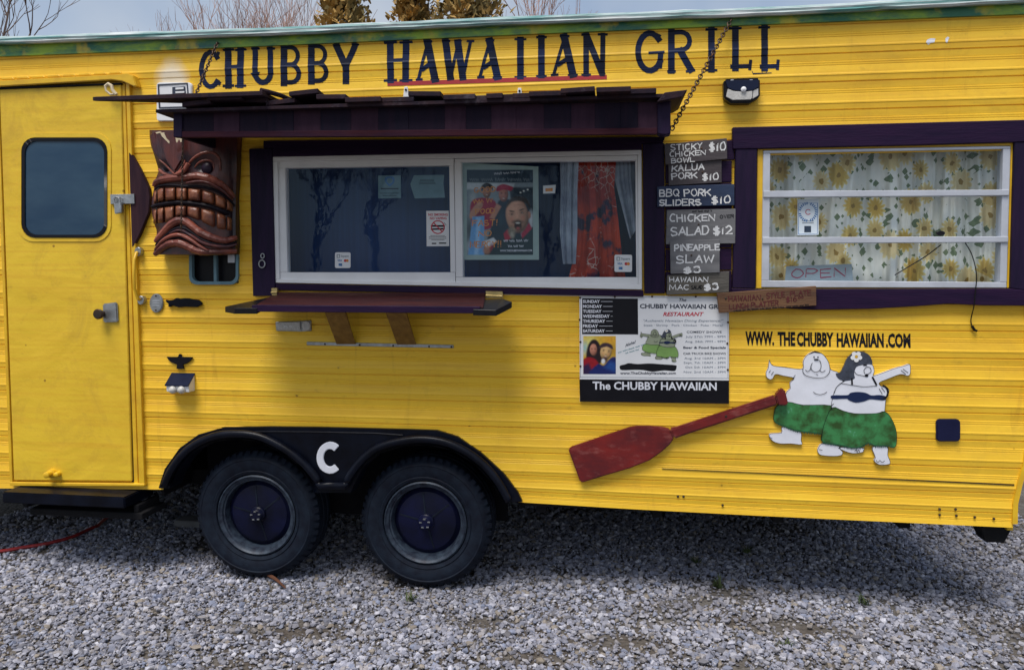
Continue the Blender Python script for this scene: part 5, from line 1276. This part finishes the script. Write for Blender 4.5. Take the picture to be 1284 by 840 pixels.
# ---- oar
def OQ(x, y): return (690+x/4.0125, 470+y/4.0125)
oar = thing('oar', P(845,548), 'red wooden oar mounted slantwise on the siding, its handle end touching the dancer cut-out', 'oar')
bl_ = [(90,375),(108,362),(250,314),(400,264),(440,257),(500,257),(560,262),(602,272),(622,322),(600,352),(560,388),(500,430),(400,470),(280,505),(160,542),(150,538)]
m = MB(); m.prism([OQ(*q) for q in bl_], .006, .034); m.build('blade', 'oar', oar, bevel=.007, seg=2, smooth=True)
m = MB(); m.prism([OQ(*q) for q in ((598,271),(640,262),(1136,101),(1150,150),(700,296),(622,324))], .008, .044); m.build('shaft', 'oar', oar, bevel=.009, seg=2, smooth=True)
m = MB(); m.prism([OQ(*q) for q in ((1132,100),(1146,90),(1160,70),(1180,73),(1190,110),(1199,147),(1188,156),(1166,154),(1146,152))], .006, .052); m.build('grip', 'oar', oar, bevel=.006, seg=2, smooth=True)
m = MB(); m.disc(P(*OQ(884,208), .044), ((.006,.002),(.006,-.002),(.003,-.003)), 10); m.build('screw', 'dark_steel', oar)

# ================================================================== behind the glass
GO = -.016
def sheet(name, pts, mat, label, cat, o=GO, th=.001, **k):
    r = thing(name, P(sum(p[0] for p in pts)/len(pts), sum(p[1] for p in pts)/len(pts), o), label, cat)
    m = MB(); m.prism(pts, o-th, o); m.build('sheet', mat, r); return r
E2 = .0006
s_ = sheet('notice', [(474,220.5),(502.5,220),(502.8,248.5),(474.2,249)], 'paper_teal', 'small pale blue square notice with a shield, taped in the left serving pane', 'notice')
pic(s_, 'shield', 'blue_ink', [(483,222.6),(488.3,221.6),(494,222.4),(494.5,228),(491.5,232),(488.5,233.6),(485,231),(482.6,227)], GO+E2)
pic(s_, 'shield_centre', 'paper_teal', [(485.5,224.6),(488.3,223.8),(491.8,224.6),(492,228),(488.5,231),(485.3,228)], GO+E2*2)
m = MB()
for y, a, c in ((236.8,478,499),(242.5,476.5,500.5),(245.4,480,497)): 
    x = a
    while x < c: ribbon_px(m, [(x,y),(min(c,x+1.8),y)], 1.5 if y < 240 else .7, GO+E2); x += 2.6
m.build('faint_print', 'print_navy', s_)
s_ = sheet('taped_paper', [(519,220),(557,219.5),(556,230),(558,248),(520,249),(517,240),(514.5,231)], 'paper_teal', 'torn pale teal paper taped behind the left serving pane, next to the shield notice', 'paper')
m = MB()
for y, a, c in ((226.5,527,544),(230,526,546)):
    x = a
    while x < c: ribbon_px(m, [(x,y+1.2),(x+.8,y-1.4),(min(c,x+2),y+.8)], .6, GO+E2); x += 2.6
m.build('faint_print', 'print_navy', s_)
s_ = sheet('no_smoking_sign', [(534.5,264.6),(562.6,264.4),(563.2,308.8),(535,309)], 'paper', 'white no smoking sign with a red barred circle beside the middle of the serving window', 'sign', o=-.0065)
o_ = -.0065+E2
m = MB(); printed(m, 'NO SMOKING', 537, 561.5, 270.8, 270.7, 3.0, o_, .03); printed(m, 'NO VAPING', 539, 560, 275.4, 275.3, 3.0, o_, .03)
ribbon_px(m, arc(549,285,8,8,0,360,22), 1.3, o_+E2); ribbon_px(m, [(543.6,279.4),(554.4,290.6)], 1.3, o_+E2*1.5); m.build('red_print', 'red_ink', s_)
m = MB(); ribbon_px(m, [(541,283.5),(557,283.5)], 2.2, o_); ribbon_px(m, [(541,287.6),(557,287)], 2.0, o_); ribbon_px(m, [(557,279.5),(559.5,282.5)], .5, o_)
for y, a, c in ((295.6,540,558),(297.4,538,560),(299.2,538,560),(301,541,557),(305.4,542,546.5),(305,551,559)):
    x = a
    while x < c: ribbon_px(m, [(x,y),(min(c,x+1.6),y)], .6 if y < 303 else 1.6, o_); x += 2.2
m.build('black_print', 'ink', s_)
def card(x0, y0, x1, y1, label):
    o = -.0068; s_ = sheet('payment_sticker', rrect(x0,y0,x1,y1,2), 'paper', label, 'sticker', o=o)
    w_, h_ = x1-x0, y1-y0; X = lambda u: x0+u*w_; Y = lambda v: y0+v*h_
    m = MB(); ribbon_px(m, [(X(.14),Y(.15)),(X(.30),Y(.15)),(X(.30),Y(.33)),(X(.14),Y(.33)),(X(.14),Y(.15))], .8, o+E2); printed(m, 'Square', X(.38), X(.88), Y(.30), Y(.30), h_*.14, o+E2, .02); m.build('logo_print', 'print_grey', s_)
    m = MB(); printed(m, 'VISA', X(.16), X(.46), Y(.58), Y(.58), h_*.12, o+E2, .03); ribbon_px(m, [(X(.26),Y(.74)),(X(.44),Y(.74)),(X(.44),Y(.82)),(X(.26),Y(.82))], 1.4, o+E2); m.build('blue_print', 'blue_ink', s_)
    m = MB(); flat(m, circ(X(.66),Y(.53),w_*.09,n=12), o+E2); m.build('red_dot', 'red_ink', s_)
    m = MB(); flat(m, circ(X(.79),Y(.53),w_*.09,n=12), o+E2*1.6); m.build('orange_dot', 'orange_ink', s_)
card(420, 316.5, 439.5, 336.2, 'white payment card sticker low in the left serving pane')
card(770.5, 319.5, 792.5, 341, 'white payment card sticker low at the right end of the serving window')
# comedy poster
def PQ(x, y): return (575+x/6, 195+y/6)
ps = sheet('poster', [PQ(20,55),PQ(600,85),PQ(605,785),PQ(32,785)], 'paper_green', 'poster with pale green margin showing a shouting bearded man, behind the serving window', 'poster', o=-.014)
o_ = -.014
pc = Picture(62,108,560,748,4.5,(.20,.25,.28),5)
pc.poly([(55,108),(565,108),(565,205),(55,205)],(.015,.035,.06),8); pc.poly([(60,205),(420,212),(410,262),(60,255)],(.50,.55,.58),14); pc.poly([(380,240),(570,240),(570,520),(420,520)],(.02,.035,.05),14)
for x, y in ((490,268),(520,258),(466,280)): pc.blob(x,y,9,8,(.8,.8,.75),1,.6)
pc.blob(110,330,40,90,(.45,.48,.50),.6,.9); pc.blob(545,480,26,90,(.55,.58,.60),.8,.7); pc.blob(80,560,40,120,(.03,.04,.05),.8,.8); pc.blob(90,690,50,70,(.5,.5,.5),.6,.8)
pc.poly([(95,350),(180,318),(275,345),(285,440),(262,540),(120,560),(92,470)],(.30,.015,.05),10); pc.blob(150,440,60,50,(.12,.006,.02),.6,.9)
pc.face(212,272,33,52,(.40,.19,.13),(.03,.02,.02)); pc.poly([(174,268),(172,232),(210,206),(254,226),(256,262),(238,246),(192,246)],(.012,.01,.012),8)
pc.poly([(82,470),(92,420),(150,350),(182,362),(170,400),(110,470)],(.46,.22,.15),9); pc.blob(158,372,26,22,(.50,.25,.17),1,.4,.5)
pc.poly([(262,470),(300,345),(372,330),(440,390),(460,760),(200,760),(240,560)],(.012,.03,.055),10); pc.blob(320,480,40,90,(.02,.06,.09),.6,.9)
pc.face(338,296,38,58,(.46,.20,.16),(.06,.04,.03)); pc.poly([(286,272),(290,236),(336,216),(388,230),(410,242),(392,268),(338,258)],(.34,.012,.05),8); pc.blob(325,240,30,14,(.5,.05,.1),.5,.9)
pc.poly([(232,470),(288,362),(322,384),(268,480)],(.46,.22,.15),9)
pc.poly([(104,462),(194,455),(192,760),(70,760)],(.13,.33,.60),8); pc.poly([(140,470),(165,468),(150,750),(118,750)],(.35,.55,.75),16,op=.7); pc.blob(120,500,14,60,(.03,.10,.25),.6,.9)
pc.poly([(185,648),(262,618),(292,650),(210,708)],(.62,.64,.66),9); pc.blob(215,715,40,40,(.42,.20,.13),.9,.5,.4); pc.blob(250,700,26,50,(.30,.02,.05),.8,.6)
pc.poly([(285,660),(372,565),(470,612),(545,545),(580,560),(580,770),(250,770)],(.012,.035,.05),12); pc.poly([(338,590),(368,556),(398,620),(352,650)],(.34,.02,.05),9); pc.poly([(470,590),(530,505),(552,548),(480,626)],(.34,.02,.06),9)
pc.blob(530,450,16,32,(.45,.20,.14),1,.3,.4)
pc.face(440,452,90,140,(.56,.30,.20),(.035,.022,.018),open_mouth=True,rot=-6)
pc.poly([(358,398),(372,350),(420,312),(490,312),(532,352),(540,410),(520,370),(470,346),(400,352)],(.03,.022,.02),12)
for x in (430,452,470): pc.blob(x,372,26,4,(.26,.11,.08),.5,.9)
pc.blob(400,572,40,44,(.22,.19,.14),.9,.6); pc.blob(404,600,26,34,(.36,.33,.27),.85,.7); pc.blob(470,560,40,30,(.10,.06,.05),.5,.9)
pc.C[...] = pc.C*(1+.18*pc.noise(2)[...,None]*np.exp(-(((pc.X-420)/60)**2+((pc.Y-560)/60)**2))[...,None])
pc.mesh(PQ, o_+.0008, ps)
m = MB()
for s, x0, x1, y, h in (('GOOD',120,275,278,36),('HOT',108,265,362,36),('FOOD',128,272,440,34),('FAST!',105,292,530,40),('NO',150,245,608,38),('MERCY!!',88,322,694,44)):
    a, c = PQ(x0, y), PQ(x1, y-6)
    if s == 'HOT': squiggle(m, a[0], c[0], a[1], c[1], h/6, 1.15, o_+.0016, 4); continue
    hand(m, s, a[0], c[0], a[1], c[1], h/6, 1.15, o_+.0016)
m.build('orange_lettering', 'orange_ink', ps)
m = MB()
a, c = PQ(312,724), PQ(552,722); printed(m, 'WWW.THECHUBBYHAWAIIAN.COM', a[0], c[0], a[1], c[1], 2.4, o_+.0016, .02)
for (q0, q1, hh) in (((338,652),(524,650),3.0), ((372,692),(498,690),2.8), ((268,148),(462,134),2.8)):
    a, c = PQ(*q0), PQ(*q1); squiggle(m, a[0], c[0], a[1], c[1], hh, .6, o_+.0016, int(q0[0]))
m.build('white_lettering', 'offwhite', ps)
m = MB(); a, c = PQ(84,195), PQ(550,196); squiggle(m, a[0], c[0], a[1], c[1], 4.2, .7, o_+.0016, 9); m.build('faint_lettering', 'print_grey', ps)
s_ = sheet('price_tag', [(681,233),(697,232),(696,242.5),(681,243)], 'paper', 'tiny white tag on the dark panel between the poster and the grey curtain', 'tag', o=-.03)
pic(s_, 'tag_print', 'orange_ink', [(684,236.5),(693,236),(693,240),(684,240.4)], -.03+E2)
# cloth hanging inside
def cloth(name, mat, outline_top, outline_bot, o, amp, waves, label, cat, ph=0., n=60, rows=24):
    """hanging cloth: left/right pixel edges interpolated from top to bottom, folded in depth"""
    m = MB(); g = []
    for j in range(rows+1):
        v = j/rows; y = None; row = []
        for i in range(n+1):
            u = i/n
            x, yv = outline_top(u, v), outline_bot(u, v)
            uu = u+.035*math.sin(u*9+ph)+.012*math.sin(v*3+u*17); dz = amp*(math.sin(uu*waves*6.283+ph+.8*math.sin(v*2.1+ph))+.45*math.sin(uu*waves*14.1+2*ph+v*1.5)+.2*math.sin(uu*waves*31+v*4))
            row.append(m.bm.verts.new(P(x, yv, o+dz)))
        g.append(row)
    uvl = m.bm.loops.layers.uv.new('UVMap'); wid = (g[0][-1].co-g[0][0].co).length*1.35; hgt = (g[0][0].co-g[-1][0].co).length
    for j, (r0, r1) in enumerate(zip(g, g[1:])):
        for i in range(n):
            f = m.bm.faces.new((r0[i], r0[i+1], r1[i+1], r1[i]))
            for l, (a_, b_) in zip(f.loops, ((i,j),(i+1,j),(i+1,j+1),(i,j+1))): l[uvl].uv = (a_/n*wid, -b_/rows*hgt)
    c = P(outline_top(.5,0), outline_bot(.5,0), o)
    return single(m, name, mat, label, cat, c, smooth='all')
lerp = lambda a, b_, t_: a+(b_-a)*t_
ip = lambda v, xs_, ys_: float(np.interp(v, xs_, ys_))
cloth('curtain', 'grey_cloth', lambda u, v: lerp(ip(v,[0,.3,.7,1],[702,703,702,706]), ip(v,[0,.3,.7,1],[726,724,724,722]), u), lambda u, v: lerp(196, 331, v), -.06, .010, 2.2, 'narrow grey-blue curtain hanging inside the serving window, left of the red floral cloth', 'curtain', .5)
cloth('floral_cloth', 'red_cloth', lambda u, v: lerp(ip(v,[0,.25,.5,.8,1],[716,722,724,720,712]), ip(v,[0,.25,.5,.8,1],[773,770,775,780,785]), u), lambda u, v: lerp(196, 352, v), -.085, .016, 2.6, 'red floral cloth hanging inside the right half of the serving window', 'cloth', 1.2)
cloth('curtain', 'grey_cloth', lambda u, v: lerp(ip(v,[0,.3,1],[769,771,790]), 803, u), lambda u, v: lerp(195, 300-20*u, v), -.11, .010, 1.6, 'dark grey-blue curtain at the right edge of the serving window, behind the red floral cloth', 'curtain', 2.2)
cloth('curtain', 'sunflower', lambda u, v: lerp(960, 1268, u), lambda u, v: lerp(184, 352+6*u, v) , -.105, .030, 6.5, 'white sunflower print curtain filling the louvre window', 'curtain', .3, 220, 24)
m = MB()
# paper, open sign and cords of the louvre window
s_ = sheet('open_sign', [(986,334),(1068,331),(1070,353),(984,353)], 'print_grey', 'grey cardboard sign reading OPEN in faded red, at the foot of the louvre window', 'sign', o=-.030, th=.003)
m2 = MB(); hand(m2, 'OPEN', 993, 1060, 348.5, 346.5, 10.5, 1.1, -.0294); m2.build('lettering', 'maroon', s_)
m.bm.free()
s_ = sheet('window_card', [(1000,250),(1026.5,249.5),(1026.5,294.5),(1000,295)], 'paper', 'white card with a blue ring of lettering taped in the louvre window', 'card', o=-.014)
o_ = -.014+E2
m = MB(); ribbon_px(m, [(1001.4,255),(1025,254.8),(1025,293.4),(1001.4,293.8),(1001.4,255)], .5, o_); 
for k in range(26):
    a = 2*math.pi*k/26
    if k % 7 != 6: ribbon_px(m, [(1013+9.4*math.cos(a), 266+9.8*math.sin(a)), (1013+11.6*math.cos(a+.04), 266+12*math.sin(a+.04))], 1.4, o_+.0002)
m.build('ring_print', 'blue_ink', s_)
m = MB(); ribbon_px(m, arc(1013.4,266,3.2,3.2,40,320,10), .9, o_); m.build('red_print', 'red_ink', s_)
m = MB(); flat(m, [(1008.5,283.5),(1017,283.5),(1017,291.5),(1008.5,291.5)], o_); 
for y in (277.4,279.8): ribbon_px(m, [(1006,y),(1020,y)], .7, o_)
m.build('square_print', 'print_navy', s_)
m = MB(); m.tube(smooth_path([P(*q) for q in ((1210,304,-.012),(1218,318,.0),(1223,335,.03),(1224.5,350,.04),(1223,366,.042),(1221,385,.040),(1217.5,400,.012),(1219,409,.012),(1224,414,.010))]), .0026, 6); m.tube([P(1219,409,.014), P(1222,414,.012), P(1225,415,.012)], .006, 6)
single(m, 'cable', 'cord', 'thin black cable hanging out of the louvre window over its lower trim board', 'cable', P(1222,360), smooth=True)
m = MB(); m.tube(smooth_path([P(*q) for q in ((1180,307,-.03),(1160,322,-.03),(1140,334,-.032),(1122,345,-.035))]), .0028, 6); single(m, 'cord', 'cord', 'thin slanting cord in front of the sunflower curtain', 'cord', P(1150,328,-.03), smooth=True)

# ================================================================== on the ground
def on_ground(px, py, h=0.0):
    d = (px-CX)*_r2 + (CY-py)*_u2 + F_PX*_fw; t_ = (h-ZC)/d.z
    return Vector((d.x*t_, -D+d.y*t_, h))
m = MB(); pts = [on_ground(*q, .016) for q in ((-60,698),(0,691),(30,686),(60,681),(90,673),(110,664),(122,659),(130,652),(150,640),(190,628))]
m.tube(smooth_path(pts), .011, 8); single(m, 'hose', 'hose', 'red hose lying on the gravel below the trailer door', 'hose', pts[3], smooth=True)
m = MB(); pts = [on_ground(*q, .018) for q in ((322,712),(334,719),(346,726),(358,737))]
m.tube(smooth_path(pts), [.010,.010,.010,.011,.011,.011,.010,.010,.009,.008,.006,.005,.004][:13], 7); single(m, 'stick', 'rust', 'short rusty brown stick on the gravel under the left wheel', 'stick', pts[1], smooth=True)
a = on_ground(218,656,.03); m = MB(); m.box(a.x, a.x+.30, a.y, a.y+.12, .0, .05); single(m, 'wooden_block', 'concrete', 'flat grey block on the ground behind the left wheel', 'block', (a.x+.15,a.y+.06,0), bevel=.006)
rr = random.Random(8)
for px, py, s, lab in ((900,736,.07,'small green weed tuft in the gravel below the oar blade'), (935,692,.06,'weed tuft in the shade under the trailer below the oar grip'), (1083,757,.055,'low weed tuft in the gravel below the dancer cut-out'), (872,706,.05,'sparse weed tuft in the shade under the trailer, below the oar shaft'), (985,812,.05,'weed tuft in the dirt patch nearest the bottom edge, right of centre'), (515,752,.045,'weed tuft in the bare patch in front of the right wheel')):
    g0 = on_ground(px, py, .004); m = MB()
    for k in range(26):
        a = rr.uniform(0,6.28); l = s*rr.uniform(.5,1.2); tilt = rr.uniform(.3,1.1); b0 = g0+Vector((rr.uniform(-.025,.025), rr.uniform(-.02,.02), 0))
        d = Vector((math.cos(a)*tilt, math.sin(a)*tilt, 1)).normalized(); q = Vector((-math.sin(a), math.cos(a), 0))*.0035
        m.poly([b0-q, b0+q, b0+d*l*.6+q*.7, b0+d*l+Vector((math.cos(a),math.sin(a),-.3))*l*.25, b0+d*l*.6-q*.7])
    single(m, 'weed', 'weed', lab, 'weed', g0, 'weeds in the gravel')

# ================================================================== trees beyond the trailer
def bare_tree(x, y, h, r0, seed, mat, label, spread=.55, depth=6, twig=.006):
    rt = random.Random(seed); T = thing('bare_tree', (x, y, 0), label, 'tree', 'bare trees behind the trailer')
    tm, cm = MB(), MB()
    def grow(p, d, l, r, k):
        n = 3; path = [p]; q = p.copy(); dd = d.copy()
        for i in range(n):
            dd = (dd+Vector((rt.uniform(-.16,.16), rt.uniform(-.16,.16), .10))).normalized(); q = q+dd*l/n; path.append(q.copy())
        mb = tm if k >= depth-2 else cm
        mb.tube(path, [r*(1-.35*i/n) for i in range(n+1)], 6 if k >= depth-2 else 4, cap=False)
        if k <= 0: return
        for i in range(2 if k > depth-1 else 3):
            a = rt.uniform(0,6.28); s = rt.uniform(spread*.5, spread*1.2)
            u = dd.orthogonal().normalized(); v = dd.cross(u)
            nd = (dd+(u*math.cos(a)+v*math.sin(a))*s).normalized()
            st = path[-1] if i < 2 else path[-2]
            grow(st, nd, l*rt.uniform(.62,.82), max(twig, r*rt.uniform(.5,.66)), k-1)
    grow(Vector((x,y,0)), Vector((0,0,1)), h*.30, r0, depth)
    tm.build('trunk', mat, T, smooth=True); cm.build('crown', mat, T, smooth=True); return T
def ray_at(px, dist):      # ground point under a picture column, dist metres behind the wall
    p = P(px, 20, -dist); return p.x, p.y, p.z
for px, dist, ytop, seed, mat, r0, lab in (
    (8, 12, -110, 21, 'bark', .16, 'dark bare tree behind the left end of the trailer roof'),
    (202, 24, 2, 5, 'pinkbark', .12, 'smallest pale bare tree behind the roof, above the white inlet box'),
    (290, 20, -70, 9, 'pinkbark', .14, 'pale reddish bare tree behind the roof above the first word of the sign'),
    (352, 23, -50, 14, 'pinkbark', .14, 'pale reddish bare tree just left of the brown evergreens'),
    (655, 21, -70, 17, 'pinkbark', .14, 'pale reddish bare tree right of the brown evergreens')):
    x, y, z = ray_at(px, dist); top = P(px, ytop, -dist).z
    bare_tree(x, y, top, r0, seed, mat, lab)
# trees across the lot, which the serving window mirrors
for x, y, h, seed, r0, lab in ((-5.6,-14,6.5,41,.11,'bare tree across the lot, mirrored in the left serving pane'), (-8.6,-17,7.5,44,.13,'taller bare tree across the lot, left of the mirrored one'), (-1.7,-15,6.2,47,.10,'bare tree across the lot, straight behind the viewer')):
    T = bare_tree(x, y, h, r0, seed, 'bark', lab, .8, 6, .009); T['group'] = 'bare trees across the lot'
def evergreen(x, y, h, rad_, seed, label, base=.12):
    rt = random.Random(seed); T = thing('evergreen_tree', (x, y, 0), label, 'tree', 'evergreens behind the trailer')
    m = MB(); m.tube([(x,y,0),(x+.05,y,h*.4),(x,y,h*.92)], [.16,.11,.03], 8); m.build('trunk', 'bark', T, smooth=True)
    m = MB()
    clumps = []
    for k in range(330):
        v = rt.uniform(base, 1)**.9; rr_ = rad_*(1-v**2*.75)*rt.uniform(.25,1.1); a = rt.uniform(0,6.28)
        clumps.append((Vector((x+rr_*math.cos(a), y+rr_*math.sin(a), h*v+rt.uniform(-.2,.25))), rt.uniform(.16,.36)))
    for c, s in clumps:
        for k in range(34):
            d = Vector((rt.gauss(0,1), rt.gauss(0,1), rt.gauss(.35,1))).normalized(); p = c+d*s*rt.uniform(.2,1); l = rt.uniform(.06,.14)
            u = d.orthogonal().normalized()*l*.35; e = p+(d+Vector((0,0,.5))).normalized()*l
            m.poly([p-u, p+u, e+u*.4, e-u*.4])
    m.build('crown', 'juniper', T); return T
for px, dist, ytop, rd, seed, lab in ((438,11,-70,.95,31,'brown-green evergreen behind the roof above the last letters of the first word'), (520,12,-40,.75,32,'brown-green evergreen, lower of the pair standing behind the middle of the sign'), (586,11.5,-80,1.15,33,'brown-green evergreen behind the roof above the middle of the second word')):
    x, y, z = ray_at(px, dist); top = P(px, ytop, -dist).z
    evergreen(x, y, top, rd, seed, lab)
